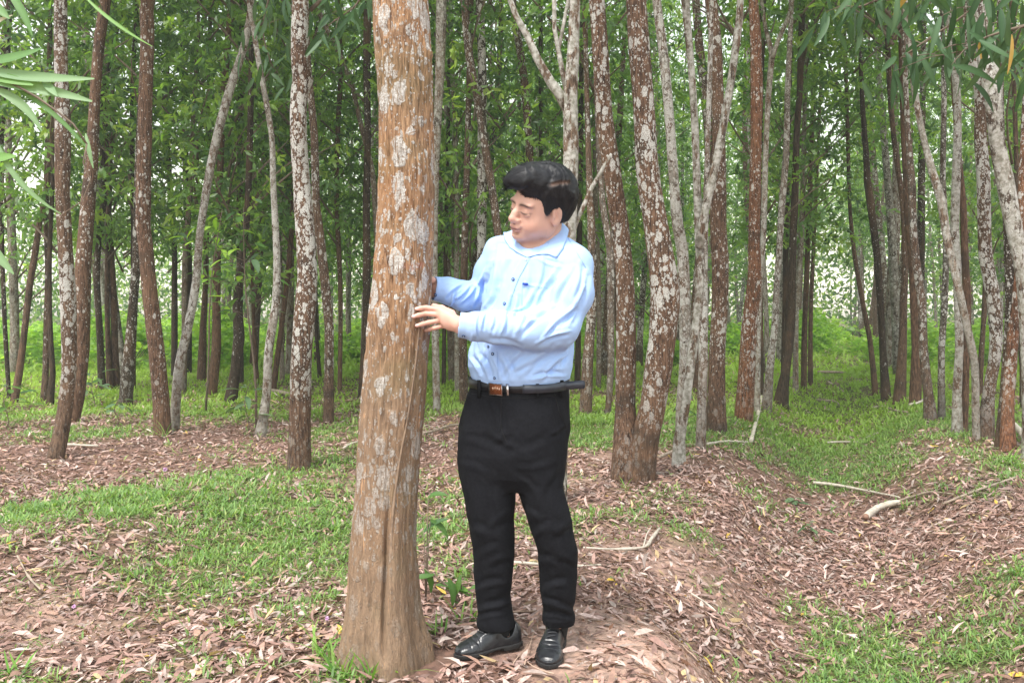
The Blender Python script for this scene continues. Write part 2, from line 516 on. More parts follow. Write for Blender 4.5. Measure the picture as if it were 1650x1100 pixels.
# ================================================================== bark
def bark_material(name, main=False):
    m, n, l, b = mat_new(name)
    tc = n.new('ShaderNodeTexCoord')
    def attr(nm):
        a = n.new('ShaderNodeAttribute'); a.attribute_type = 'OBJECT'; a.attribute_name = nm; return a
    tone = attr('tone'); lich = attr('lichen'); off = attr('offset')
    add = n.new('ShaderNodeVectorMath'); add.operation = 'ADD'
    l.new(tc.outputs['Object'], add.inputs[0]); l.new(off.outputs['Vector'], add.inputs[1])
    def mapped(s):
        mp = n.new('ShaderNodeMapping'); mp.inputs['Scale'].default_value = s; l.new(add.outputs[0], mp.inputs['Vector']); return mp.outputs[0]
    def noise(v, sc_, det=4, rough=.55):
        t = n.new('ShaderNodeTexNoise'); t.inputs['Scale'].default_value = sc_; t.inputs['Detail'].default_value = det; t.inputs['Roughness'].default_value = rough
        l.new(v, t.inputs['Vector']); return t.outputs[0]
    def mix(a_, b_, f, mode='MIX'):
        x = n.new('ShaderNodeMix'); x.data_type = 'RGBA'; x.blend_type = mode
        for s_, v in ((0, f), (6, a_), (7, b_)):
            if hasattr(v, 'type') or hasattr(v, 'is_linked'): l.new(v, x.inputs[s_])
            else: x.inputs[s_].default_value = v if s_ == 0 else (*v, 1)
        return x.outputs[2]
    def math_(op, a_, b_=None, clamp=False):
        x = n.new('ShaderNodeMath'); x.operation = op; x.use_clamp = clamp
        for i, v in enumerate((a_, b_)):
            if v is None: continue
            if hasattr(v, 'is_linked'): l.new(v, x.inputs[i])
            else: x.inputs[i].default_value = v
        return x.outputs[0]
    v1 = mapped((1, 1, .16)); v0 = mapped((1, 1, 1)); vs = mapped((1, 1, .62) if not main else (1, 1, .55))
    streak = noise(v1, 70 if not main else 95, 6, .65)
    big = noise(mapped((1, 1, .5)), 3.2 if not main else 5, 3)
    fine = noise(v0, 220, 3)
    fib = noise(mapped((1, 1, .07)), 240, 4, .7)
    if main:
        ra = ramp(n, [(.34, (.11, .058, .034)), (.45, (.28, .165, .095)), (.56, (.38, .235, .14)), (.68, (.55, .34, .20))])
    else:
        ra = ramp(n, [(.36, (.030, .019, .014)), (.48, (.095, .058, .040)), (.62, (.165, .105, .072))])
    l.new(streak, ra.inputs[0])
    colr = mix(ra.outputs[0], tone.outputs['Color'], 1.0, 'MULTIPLY')
    fr_ = ramp(n, [(.36, (.35, .33, .32)), (.5, (1, 1, 1)), (.64, (1.75, 1.65, 1.5))]); l.new(fib, fr_.inputs[0])
    colr = mix(colr, fr_.outputs[0], .60 if main else .55, 'MULTIPLY')
    # orange flush and grey-green algae, dark damp stains in bands
    r_or = ramp(n, [(.48, 0), (.70, .38)]); l.new(big, r_or.inputs[0])
    colr = mix(colr, (.19, .11, .062) if not main else (.40, .19, .075), r_or.outputs[0])
    dk = noise(mapped((.7, .7, 1.6)), 2.1, 4)
    r_dk = ramp(n, [(.56, 0), (.66, .62)]); l.new(dk, r_dk.inputs[0])
    if not main:
        colr = mix(colr, (.035, .028, .022), r_dk.outputs[0])
    else:
        # grey-brown older bark towards the foot
        sep = n.new('ShaderNodeSeparateXYZ'); l.new(tc.outputs['Object'], sep.inputs[0])
        hgt = ramp(n, [(.0, .75), (.45, .55), (.62, 0)]); l.new(math_('MULTIPLY', sep.outputs[2], .5), hgt.inputs[0])
        colr = mix(colr, (.27, .195, .135), hgt.outputs[0])
        gn = ramp(n, [(.55, 0), (.7, .35)]); l.new(dk, gn.inputs[0]); colr = mix(colr, (.16, .17, .085), gn.outputs[0])
        st = ramp(n, [(.66, 0), (.72, .8)]); l.new(noise(mapped((1, 1, .05)), 75, 3), st.inputs[0])
        colr = mix(colr, (.62, .36, .20), st.outputs[0])
    # lichen : round crisp patches in two sizes
    dist = n.new('ShaderNodeTexNoise'); dist.inputs['Scale'].default_value = 26; dist.inputs['Detail'].default_value = 4; l.new(v0, dist.inputs['Vector'])
    dv = n.new('ShaderNodeVectorMath'); dv.operation = 'MULTIPLY_ADD'; l.new(dist.outputs['Color'], dv.inputs[0]); dv.inputs[1].default_value = (.028, .028, .028); l.new(vs, dv.inputs[2])
    cover = noise(mapped((.8, .8, .7)), 2.6, 2)
    def spots(sc_, k, seed):
        vo = n.new('ShaderNodeTexVoronoi'); vo.inputs['Scale'].default_value = sc_
        sh = n.new('ShaderNodeVectorMath'); sh.operation = 'ADD'; sh.inputs[1].default_value = (seed, seed * 2, seed); l.new(dv.outputs[0], sh.inputs[0]); l.new(sh.outputs[0], vo.inputs['Vector'])
        sc2 = n.new('ShaderNodeSeparateColor'); l.new(vo.outputs['Color'], sc2.inputs[0])
        # radius of each patch: random, larger where lichen is plentiful
        rad = math_('MULTIPLY', math_('POWER', sc2.outputs[0], 1.5), math_('MULTIPLY', math_('MULTIPLY', lich.outputs['Fac'], math_('ADD', math_('MULTIPLY', cover, 1.6), -.1)), k))
        return math_('MULTIPLY', math_('SUBTRACT', rad, vo.outputs['Distance']), 16, True)
    sp = math_('MAXIMUM', spots(20 if not main else 21, .95 if not main else .92, 3.1), math_('MAXIMUM', spots(42 if not main else 55, .95 if not main else .8, 7.7), spots(95 if not main else 130, .85 if not main else .7, 12.3)))
    brk = ramp(n, [(.38, .25), (.50, 1.0)]); l.new(noise(v0, 130, 4, .7), brk.inputs[0])
    sp = math_('MULTIPLY', sp, brk.outputs[0])
    # lichen thins out towards the foot of the bole
    sz = n.new('ShaderNodeSeparateXYZ'); l.new(tc.outputs['Object'], sz.inputs[0])
    low = n.new('ShaderNodeMapRange'); low.inputs['From Min'].default_value = .10; low.inputs['From Max'].default_value = 1.25 if main else .95; low.inputs['To Min'].default_value = .12; low.inputs['To Max'].default_value = 1.0
    l.new(math_('ADD', sz.outputs[2], math_('MULTIPLY', math_('SUBTRACT', cover, .5), .8)), low.inputs['Value'])
    if main:
        stk = ramp(n, [(.36, .0), (.45, 1.0)]); l.new(noise(mapped((1, 1, .10)), 170, 3), stk.inputs[0])
        sp = math_('MULTIPLY', sp, math_('ADD', math_('MULTIPLY', stk.outputs[0], .9), .1))
    lc = ramp(n, [(.36, (.34, .325, .285)), (.5, (.56, .545, .505)), (.62, (.68, .67, .63))] if not main else [(.34, (.40, .37, .33)), (.48, (.60, .58, .54)), (.6, (.74, .72, .69))]); l.new(fine, lc.inputs[0])
    colr = mix(colr, lc.outputs[0], math_('MULTIPLY', sp, math_('MULTIPLY', low.outputs[0], .93)))
    # pale whole-trunk wash for the white trees
    pale = attr('pale')
    pn = ramp(n, [(.43, 0), (.50, 1)]); l.new(noise(mapped((1, 1, .5)), 16, 6, .7), pn.inputs[0])
    pc = ramp(n, [(.36, (.22, .21, .165)), (.62, (.52, .50, .455))]); l.new(noise(v0, 30, 4), pc.inputs[0])
    colr = mix(colr, pc.outputs[0], math_('MULTIPLY', pn.outputs[0], pale.outputs['Fac'], True))
    if main:
        # faint red paint smear
        geo = n.new('ShaderNodeVectorMath'); geo.operation = 'DISTANCE'; mpp = n.new('ShaderNodeMapping'); mpp.inputs['Scale'].default_value = (1, 1, 2.4)
        l.new(tc.outputs['Object'], mpp.inputs['Vector']); l.new(mpp.outputs[0], geo.inputs[0]); geo.inputs[1].default_value = (.082, -.045, 1.313 * 2.4)
        rr = ramp(n, [(.02, .65), (.07, 0)]); l.new(math_('ADD', geo.outputs['Value'], math_('MULTIPLY', math_('SUBTRACT', dist.outputs[0], .5), .10)), rr.inputs[0])
        colr = mix(colr, (.50, .10, .06), rr.outputs[0])
    l.new(colr, b.inputs['Base Color'])
    b.inputs['Roughness'].default_value = .85; b.inputs['Specular IOR Level'].default_value = .2
    hgt_ = math_('ADD', math_('ADD', math_('MULTIPLY', streak, 1.0), math_('MULTIPLY', fib, .6)), math_('ADD', math_('MULTIPLY', fine, .25), math_('MULTIPLY', sp, .25)))
    bp = n.new('ShaderNodeBump'); bp.inputs['Strength'].default_value = .9; bp.inputs['Distance'].default_value = .011 if main else .007
    l.new(hgt_, bp.inputs['Height']); l.new(bp.outputs[0], b.inputs['Normal'])
    return m
M_BARK = bark_material('bark')
TONES = {'red': (1.08, 1.02, .96), 'brown': (.98, 1.0, .98), 'dark': (.42, .48, .46), 'grey': (1.3, 1.42, 1.42), 'orange': (1.55, 1.15, .90)}
def bark_props(o, tone='brown', lichen=.6, pale=0.0):
    t = TONES[tone]; j = random.uniform(.85, 1.15)
    o['tone'] = [t[0] * j, t[1] * j, t[2] * j]
    o['lichen'] = float(lichen); o['pale'] = float(pale)
    o['offset'] = [random.uniform(-50, 50), random.uniform(-50, 50), random.uniform(-50, 50)]

# ================================================================== crowns
LEAFG = np.array([(.135, .24, .070), (.165, .285, .075), (.10, .19, .068), (.24, .37, .085), (.07, .145, .055), (.33, .45, .11)])
M_LEAF = mat_vcol('acacia_leaf', .40, transl=.50, spec=.5)
M_TWIG = mat_plain('twig_bark', (.16, .12, .085), .85, noise=.3, nscale=30)
def crown_mesh(name, z0, z1, rad, nleaf, seed, Lr=(.09, .16), Wr=(.030, .046), taper=.35, bright=0.0, per=12):
    g = np.random.default_rng(seed)
    ncl = nleaf // per
    z = z0 + (z1 - z0) * g.random(ncl)
    t = (z - z0) / (z1 - z0)
    r = rad * (1 - taper * np.abs(t * 2 - 1) ** 2) * np.sqrt(g.random(ncl)) * (.75 + .5 * np.sin(t * 9 + seed) ** 2)
    a = g.uniform(0, 2 * np.pi, ncl) + np.sin(t * 12 + seed) * .5
    cen = np.stack([r * np.cos(a), r * np.sin(a), z], 1)
    tw = np.stack([np.cos(a), np.sin(a), g.uniform(-.5, .5, ncl)], 1) + g.normal(0, .5, (ncl, 3))
    tw /= np.linalg.norm(tw, axis=1)[:, None]
    k = g.uniform(-.5, .5, (ncl, per))
    pos = (cen[:, None, :] + tw[:, None, :] * k[..., None] * .42).reshape(-1, 3)
    n = len(pos)
    d = np.repeat(tw, per, axis=0) * .5 + g.normal(0, .55, (n, 3)); d[:, 2] -= .30
    d /= np.linalg.norm(d, axis=1)[:, None]
    nr = g.normal(0, 1, (n, 3)); nr[:, 2] += .8
    ccol = LEAFG[g.choice(6, ncl, p=[.25, .25, .18, .16, .1, .06])]
    col = np.repeat(ccol, per, axis=0) * g.uniform(.75, 1.3, (n, 1)) * (1 + bright)
    V, T, c = leaves_np(pos, d, nr, g.uniform(*Lr, n), g.uniform(*Wr, n), g.uniform(0, .35, n), g.uniform(-.25, .25, n), col)
    me = mesh_np(name, V, T, c)
    me.materials.append(M_LEAF)
    # limbs
    parts = []
    for i in range(max(6, int((z1 - z0) * 2.2))):
        zz = z0 + (z1 - z0) * g.random() * .85 - .4; aa = g.uniform(0, 6.28); rr = rad * g.uniform(.5, .95)
        q = np.linspace(0, 1, 5)[:, None]
        p = np.concatenate([np.cos(aa + .3 * q) * rr * q, np.sin(aa + .3 * q) * rr * q, zz + rr * (1.1 * q - .25 * q * q)], 1)
        parts.append(tube(p, .016 * (1 - .75 * q[:, 0]) + .003, 5))
    Vl, Fl = join_np(parts)
    lm = mesh_np(name + '_limb', Vl, Fl, None, True); lm.materials.append(M_TWIG)
    return me, lm
CR_BACK = [crown_mesh('crown', 2.3, 11.0, 1.35, 4000, 20 + i) for i in range(7)]
CR_LOW = [crown_mesh('crown', 1.4, 10.0, 1.25, 4000, 60 + i) for i in range(4)]
CR_MID = [crown_mesh('crown', 0, 5.5, 1.3, 2300, 40 + i) for i in range(4)]       # placed where the clear bole ends
CR_HIGH = [crown_mesh('crown', 0, 4.5, 1.2, 600, 50 + i) for i in range(2)]

def lumpy(amp, sc_, seed):
    return lambda V, ring: (amp * wob(V * np.array((1, 1, .45)), sc_, seed))

def tree(pts, d, tone='brown', lichen=.6, pale=0.0, label=None, group=None, limbs=(), crown='mid', cz=None, top=10.5, zfix=True):
    """pts: (px, py, width px) from the foot upwards, standing d metres away"""
    pts = np.array(pts, float)
    w = np.array([np.append(P(x_, y_, d), w_ * d / F / 2) for x_, y_, w_ in pts])
    x0, y0 = w[0, 0], w[0, 1]
    gz = float(ground_z(x0, y0))
    jit = np.cumsum(rng.normal(0, .03, len(w))); w[:, 1] += jit - jit[0]
    # foot follows the ground; the bole goes on above the frame to its top
    w[0, 2] = min(w[0, 2], gz) if w[0, 2] > gz else w[0, 2]
    foot = w[0].copy(); foot[2] = min(gz, w[0, 2]) - .10; foot[3] *= 1.22
    w[0, 3] *= 1.06
    last = w[-1]; dirv = (w[-1, :2] - w[-2, :2]) / max(w[-1, 2] - w[-2, 2], .1)
    dirv = np.clip(dirv, -.12, .12)
    zz = last[2]; r0 = last[3]
    ext = []
    if top > zz + 1:
        n_ = max(2, int((top - zz) / 1.3))
        for i in range(1, n_ + 1):
            t = i / n_
            ext.append((last[0] + dirv[0] * (top - zz) * t * (1 - .3 * t), last[1] + dirv[1] * (top - zz) * t, zz + (top - zz) * t, max(r0 * (1 - .78 * t), .012)))
    allp = np.vstack([foot, w] + ([np.array(ext)] if ext else []))
    sp = spline(allp, .16 if d < 9 else .4)
    sp[:, 3] = np.maximum(sp[:, 3], .008)
    nseg = 22 if d < 8.5 else (14 if d < 13 else 9)
    org = np.array((x0, y0, gz))
    seed = int(rng.integers(0, 40))
    V, Fc = tube(sp[:, :3] - org, sp[:, 3], nseg, lump=lambda V, ring: wob(V * np.array((1, 1, .5)), 7.5, seed) * .05 * np.repeat(sp[:, 3][:, None], nseg, 1) + wob(V, 26, seed + 1) * .035 * np.repeat(sp[:, 3][:, None], nseg, 1))
    root = empty('acacia_tree', tuple(org))
    tag(root, label, 'tree', group)
    tk = put('trunk', mesh_np('trunk', V, Fc, None, True), M_BARK, root)
    bark_props(tk, tone, lichen, pale)
    for lb in limbs:
        lw = np.array([np.append(P(x_, y_, d - .02), w_ * d / F / 2) for x_, y_, w_ in lb])
        if lb[-1][1] <= 5:
            dv = lw[-1] - lw[-2]; dv = dv * 3.0 / max(dv[2], .2); lw = np.vstack([lw, lw[-1] + dv * np.array((.6, 1, 1, 0)) * .5, lw[-1] + dv * np.array((.6, 1, 1, 0))]); lw[-1, 3] *= .4; lw[-2, 3] *= .7
        s2 = spline(lw, .12)
        V, Fc = tube(s2[:, :3] - org, np.maximum(s2[:, 3], .004), 20, lump=lambda V, ring: wob(V * np.array((1, 1, .5)), 12, seed) * .06 * np.repeat(np.maximum(s2[:, 3], .004)[:, None], 20, 1))
        br = put('branch', mesh_np('branch', V, Fc, None, True), M_BARK, root); bark_props(br, tone, lichen, pale)
    if crown:
        kinds = {'mid': CR_MID, 'high': CR_HIGH, 'back': CR_BACK, 'low': CR_LOW}[crown]
        me, lm = kinds[int(rng.integers(len(kinds)))]
        zc = 0.0 if crown in ('back', 'low') else (cz if cz is not None else H + .37 * d + .3)
        tx = np.interp(zc + (3 if crown in ('mid', 'high') else 5), allp[:, 2], allp[:, 0]) - org[0]
        ty = np.interp(zc + (3 if crown in ('mid', 'high') else 5), allp[:, 2], allp[:, 1]) - org[1]
        rz = rng.uniform(0, 6.28)
        c = put('crown', me, None, root, (tx, ty, zc)); c.rotation_euler = (0, 0, rz)
        lo = put('limb_cluster', lm, None, root, (tx, ty, zc)); lo.rotation_euler = (0, 0, rz); lo['kind'] = 'stuff'
    return root
# ================================================================== the big tree he touches
def main_tree():
    prof = [(1110, 541, 695), (1090, 545, 692), (1050, 548, 688), (1000, 552, 680), (950, 557, 675), (850, 567, 672), (750, 575, 675), (650, 582, 685), (600, 588, 688), (550, 592.5, 690), (500, 595.5, 694), (450, 601, 697),
            (400, 605, 699), (300, 609.5, 700), (200, 609, 699), (100, 605, 695), (0, 600, 690), (-120, 594, 682), (-400, 588, 668), (-900, 590, 655), (-1600, 600, 640), (-2500, 612, 632)]
    D = 2.9
    rows = []
    for y, l, r in prof:
        a, b_ = P(l, y, D), P(r, y, D)
        rows.append(((a[0] + b_[0]) / 2, D, a[2], (b_[0] - a[0]) / 2))
    rows = np.array(rows)
    org = np.array((rows[1, 0], D, 0.0))
    zc = np.concatenate([np.arange(-.12, 2.6, .011), np.arange(2.6, 7.2, .12)])
    o = np.argsort(rows[:, 2])
    cx = np.interp(zc, rows[o, 2], rows[o, 0]); rr = np.interp(zc, rows[o, 2], rows[o, 3])
    k = 9; ker = np.ones(k) / k
    cx[k:-k] = np.convolve(cx, ker, 'same')[k:-k]; rr[k:-k] = np.convolve(rr, ker, 'same')[k:-k]
    na = 190
    a = np.linspace(0, 2 * np.pi, na, endpoint=False)
    A, Z = np.meshgrid(a, zc)
    ca, sa = np.cos(A), np.sin(A)
    unit = np.stack([ca, sa, np.zeros_like(ca)], -1)
    lowp = 1 - sm(.05, .55, Z)
    f = np.zeros_like(A)
    p3 = np.stack([ca * .1, sa * .1, Z * .16], -1)
    f += .0042 * wob(p3, 75, 3) * (.55 + .6 * lowp) + .0022 * wob(np.stack([ca * .1, sa * .1, Z * .10], -1), 190, 9)
    f += .0035 * wob(np.stack([ca * .1, sa * .1, Z * .5], -1), 18, 5)
    fis = np.abs(wob(p3 + .3, 62, 11)) + .25 * np.abs(wob(p3, 140, 14))
    f -= .0065 * np.exp(-(fis / .10) ** 2) * (.35 + .65 * lowp) + .0028 * np.exp(-(np.abs(wob(p3 * np.array((1, 1, .6)), 150, 17)) / .16) ** 2)
    # flutes and root flare at the foot
    ang = (A - 1.5 * np.pi + np.pi) % (2 * np.pi) - np.pi          # 0 faces the camera
    f += lowp * .010 * np.sin(A * 5 + .6) + (1 - sm(-.05, .22, Z)) * (.006 + .016 * np.maximum(0, np.sin(A * 4 + 1.1)) ** 2)
    cleft = np.exp(-((ang - .17 - .10 * Z) / .055) ** 2) * sm(.03, .10, Z) * (1 - sm(.42, .62, Z))
    f -= .022 * cleft
    f += .010 * np.exp(-((ang - .42) / .22) ** 2) * (1 - sm(.30, .7, Z))
    # swollen scars and knots: (angle, height, size, out)
    for (ka, kz, kr, ko) in [(-.45, 2.08, .05, .012), (-.55, 1.30, .06, .009), (.02, .86, .05, .006), (-.3, 1.16, .06, .010), (1.30, 2.02, .016, .014), (-.4, 1.90, .03, -.004), (.1, 1.72, .03, .004), (-.62, 1.20, .02, -.004)]:
        dd = np.sqrt(((ang - ka) * .1) ** 2 + (Z - kz) ** 2)
        f += ko * np.exp(-(dd / kr) ** 2) - abs(ko) * .9 * np.exp(-(dd / (kr * .32)) ** 2)
    # loose vertical bark plates between knee and shoulder height on the right
    f += .004 * np.maximum(0, np.sin(A * 23 + wob(p3, 12, 8) * 3)) ** 6 * sm(.3, .6, Z) * (1 - sm(1.0, 1.4, Z))
    V = np.stack([cx[:, None] * np.ones_like(A), D * np.ones_like(A), Z], -1) + unit * (rr[:, None] - .002 + f)[..., None]
    V = V - org
    n = len(zc)
    i, j = np.meshgrid(np.arange(n - 1), np.arange(na), indexing='ij')
    j2 = (j + 1) % na
    Q = np.stack([i * na + j, i * na + j2, (i + 1) * na + j2, (i + 1) * na + j], -1).reshape(-1, 4)
    root = empty('acacia_tree', tuple(org))
    tag(root, 'thick lichen-spotted tree trunk in the foreground that the man touches', 'tree')
    t = put('trunk', mesh_np('trunk', V.reshape(-1, 3), Q, None, True), bark_material('old_bark', True), root)
    t['tone'] = [1.0, 1.0, 1.0]; t['lichen'] = 0.9; t['pale'] = 0.0; t['offset'] = [3.3, 1.7, .4]
    # a thin woody vine climbing the right of the trunk
    pts = []
    for (px, py) in [(634, 1010), (632, 960), (631, 900), (632, 850), (636, 800), (644, 740), (655, 680), (664, 620), (671, 560), (676, 500)]:
        z = P(0, py, 2.8)[2]; c_ = np.interp(z, zc, cx); r_ = np.interp(z, zc, rr)
        x = (px - CX) * 2.8 / F; dx = np.clip(x - c_, -r_ * .98, r_ * .98)
        pts.append((c_ + dx, D - math.sqrt(r_ ** 2 - dx ** 2) - .0035, z))
    s_ = spline(np.array(pts), .03)
    V, Fc = tube(s_ - org, np.linspace(.0055, .0022, len(s_)) * (1 + .15 * np.sin(np.arange(len(s_)) * 1.7)), 8)
    put('vine', mesh_np('vine', V, Fc, None, True), mat_plain('vine_bark', (.24, .165, .11), .8, noise=.3, nscale=60, bump=.3), root)
    me, lm = CR_HIGH[0]
    put('crown', me, None, root, (.1, 0, 4.6)); put('limb_cluster', lm, None, root, (.1, 0, 4.6))['kind'] = 'stuff'
    return root

# ================================================================== trees read off the photograph
def T(label, pts, tone='brown', lichen=.6, pale=0.0, by=None, crown='mid', limbs=(), cz=None, top=10.5, dd=0):
    d = depth_at(by if by else pts[0][1]) + dd
    return tree(pts, d, tone, lichen, pale, label, None, limbs, crown, cz, top)

def near_trees():
    T('brown trunk with white lichen, front one of the close pair at far left', [(88, 732, 27), (96, 690, 24), (103, 600, 23), (104, 500, 24), (100, 400, 22), (97, 300, 22), (96, 200, 24), (93, 100, 20), (90, 0, 20)], 'brown', .95)
    T('reddish trunk swaying left at its foot, rear one of the close pair at left', [(116, 682, 21), (122, 640, 24), (131, 560, 24), (132, 480, 24), (136, 380, 23), (145, 255, 20), (150, 160, 17), (158, 60, 17), (166, 0, 17)], 'red', .5)
    T('straight reddish trunk joined at its foot to a slanting white trunk', [(262, 700, 26), (260, 640, 26), (257, 560, 25), (249, 480, 25), (243, 400, 23), (241, 364, 23), (246.5, 255, 22), (248.5, 145, 21), (249, 73, 20), (247, 0, 20)], 'red', .55)
    T('slim white-patched trunk slanting up to the right from its reddish neighbour', [(281, 697, 16), (288, 598, 15), (303, 525, 14), (314, 453, 13), (320, 380, 12), (335, 291, 13), (349, 218, 14), (368.5, 145, 14), (390, 73, 12), (404, 0, 10)], 'brown', 1.2, .45, by=696, dd=.06, crown='high')
    T('thick reddish trunk with dense white lichen above, in the grass left of the big tree', [(481.5, 751, 37), (482, 707, 36), (483, 635, 34), (486, 562, 33), (490, 489, 33), (492, 445, 32), (488, 380, 29), (486, 364, 30), (480, 291, 28), (476.5, 218, 27), (477, 145, 28), (482, 122, 34), (479, 100, 28), (480, 0, 28)], 'red', 1.05)
    T('slender grey-brown trunk bending left, just right of the thick lichen trunk', [(529, 674, 17), (530, 598, 15), (530, 525, 15), (524, 453, 15), (515, 380, 15), (509, 327, 13), (506, 218, 13), (498, 127, 11), (492, 40, 10), (490, 0, 9)], 'brown', .7)
    T('pale lichen-crusted slim trunk with a leafy sapling at its foot', [(419.5, 698, 19), (427, 635, 14), (433, 562, 14), (443, 489, 13), (444, 416, 11), (442, 364, 11), (439.5, 291, 10), (435.5, 218, 9), (425, 145, 9), (414, 91, 9), (405, 40, 8), (400, 0, 8)], 'brown', 1.3, .5)
    T('dark crooked trunk wrapped in leaves, flared at its foot', [(370, 653, 21), (377, 598, 16), (381, 544, 18), (380, 489, 15), (387, 420, 12), (395, 364, 10), (398, 250, 10), (400, 150, 9), (402, 0, 8)], 'dark', .4, crown='low')
    T('dark brown leaning trunk left of the leaf-wrapped one', [(340, 642, 17), (349.5, 562, 15), (349, 489, 13), (350, 400, 12), (353, 327, 10), (356, 255, 10), (362, 150, 10), (372, 50, 11), (376, 0, 11)], 'red', .3, crown='back')
    T('thin brown trunk close behind the slanting white trunk', [(325, 616, 15), (327, 525, 11), (329, 453, 9), (331, 300, 8), (335, 150, 8), (338, 0, 7)], 'red', .3, crown='back')
    T('dark leaning trunk midway between the left pair and the reddish trunk', [(202, 653, 20), (207, 598, 20), (211, 544, 17), (216, 489, 14), (222, 416, 14), (223, 364, 12), (225.5, 255, 11), (229, 145, 11), (233, 73, 9), (236, 0, 9)], 'dark', .8, crown='mid', cz=3.2)
    T('reddish thin trunk curving left behind the dark leaning trunk', [(189, 627, 12), (187, 560, 11), (184, 480, 11), (180, 400, 10), (174, 300, 9), (170, 180, 8), (168, 100, 8), (166, 0, 8)], 'red', .3, crown='back')
    T('very thin dark trunk directly left of the dark leaning trunk', [(214, 632, 9), (216, 364, 7), (215, 255, 7), (216, 145, 7), (222, 60, 7), (226, 0, 7)], 'dark', .2, crown='back')
    T('slim dark trunk just right of the close pair at left', [(165, 630, 13), (160, 525, 9), (156, 453, 9), (158, 380, 9), (164, 327, 9), (164, 255, 8), (160, 182, 8), (170, 110, 8), (182, 50, 8), (192, 0, 9)], 'dark', .5, crown='back')
    T('thin brown trunk with bright undergrowth at its foot, beside the slim dark one', [(177, 628, 11), (174, 560, 9), (171, 480, 8), (172, 380, 8), (176, 250, 7), (180, 100, 7), (184, 0, 6)], 'brown', .3, crown='back')
    T('thin brown trunk leaning right at the far left edge by the clearing', [(22, 651, 12), (31, 598, 11), (41, 525, 10), (48, 453, 10), (53, 416, 10), (60, 364, 9), (72, 300, 9), (80, 220, 8), (86, 120, 7), (90, 0, 6)], 'brown', .3, crown='mid', cz=3.5)
    T('slim upright brown trunk in front of the bright clearing at left', [(70.5, 649, 11), (73, 598, 10), (74, 525, 9), (76, 453, 10), (75, 327, 9), (77, 218, 9), (81, 36, 7), (82, 0, 7)], 'brown', .5, crown='mid', cz=3.5)
    T('thin dark trunk at the extreme left edge', [(15, 645, 6), (9, 525, 7), (6, 380, 7), (6, 250, 8), (9, 130, 13), (13, 50, 13), (22, 0, 11)], 'dark', .5, crown='back')
    T('short-curved dark trunk beside the slim upright one at left', [(80, 655, 12), (88, 600, 9), (84, 550, 8), (81, 500, 7), (84, 400, 7), (90, 250, 6), (94, 0, 5)], 'dark', .1, crown='back')
    T('dark straight trunk just left of the big tree', [(582, 642, 11), (589.5, 525, 12), (591, 416, 12), (590, 327, 12), (592, 218, 11), (591, 109, 12), (592, 0, 12)], 'dark', .5, crown='mid', cz=4.0)
    T('grey trunk sweeping up to the left from behind the big tree', [(612, 640, 11), (610, 450, 10), (604, 340, 10), (598, 270, 9), (580, 200, 8), (567, 140, 8), (548, 90, 8), (520, 35, 8), (505, 0, 8)], 'grey', .6, .2, crown='mid', cz=4.0)
    T('curved brown trunk behind and left of the thick lichen trunk', [(440, 631, 10), (450, 562, 9), (461, 489, 8), (468, 435, 9), (472, 380, 8), (476, 250, 7), (478, 0, 6)], 'red', .2, crown='back')
    T('thin reddish stem left of the pale slim trunk', [(415, 616, 6), (409, 525, 6), (406, 420, 6), (404, 250, 6), (406, 0, 5)], 'red', .1, crown='back')
    T('thin pale stem between the pale slim trunk and the thick lichen trunk', [(455, 620, 8), (452, 450, 8), (447, 300, 8), (446, 180, 8), (452, 60, 7), (455, 0, 7)], 'grey', .6, .3, crown='back')
    T('thin dark stem behind the slender bending trunk, leaning left', [(516, 616, 7), (510, 544, 6), (507, 450, 6), (505, 300, 5), (508, 0, 5)], 'dark', .2, crown='back')
    T('slim dark trunk between the slender bending trunk and the big tree', [(547, 631, 7), (548, 562, 7), (547, 450, 8), (541, 327, 8), (543, 218, 8), (547, 110, 8), (545, 0, 7)], 'brown', .4, crown='back')
    T('dark trunk close behind the straight reddish double-footed trunk', [(281, 610, 10), (280, 500, 10), (279, 380, 9), (271, 255, 8), (268, 145, 7), (271, 73, 8), (281, 0, 8)], 'dark', .3, crown='back')
    T('thin grey stem behind the slanting white trunk', [(296, 640, 9), (297, 525, 9), (298, 420, 9), (306, 300, 8), (311, 180, 7), (316, 80, 6), (318, 0, 5)], 'grey', .5, .2, crown='back')
    T('dark slim trunk behind the leaf-wrapped one', [(388, 622, 10), (387, 450, 10), (386, 250, 10), (388, 100, 9), (390, 0, 9)], 'dark', .5, crown='back')
    # between the big tree and the man, and behind him
    T('pale grey trunk along the right edge of the big tree', [(704, 632, 12), (700, 450, 11), (701, 340, 11), (703, 272, 11), (706, 182, 13), (710, 91, 16), (712, 0, 17)], 'grey', .8, .6, crown='high', dd=-2.5)
    T('slim grey-brown trunk curving down between the big tree and the man', [(728, 618, 12), (727, 560, 12), (723, 455, 11), (715, 386, 11), (708, 341, 11), (704, 250, 10), (702, 100, 9)], 'brown', .7, .2, crown='back')
    T('thin dark trunk just above his near hand, against bright leaves', [(715, 622, 7), (716, 500, 6), (718, 400, 6), (722, 200, 6), (724, 0, 5)], 'dark', .2, crown='back')
    T('dark spotted trunk rising straight above the man\'s forearm', [(764, 652, 17), (768, 520, 16), (776, 409, 15), (776.5, 341, 16), (777, 227, 15), (776.5, 91, 14), (773, 0, 13)], 'dark', 1.25, crown='high', cz=6)
    T('brown trunk running down right to behind the man\'s head', [(836, 655, 14), (820, 480, 13), (802, 373, 13), (795, 318, 13), (780, 227, 13), (769, 159, 12), (756, 91, 13), (748, 0, 13)], 'brown', .8, crown='high', cz=6)
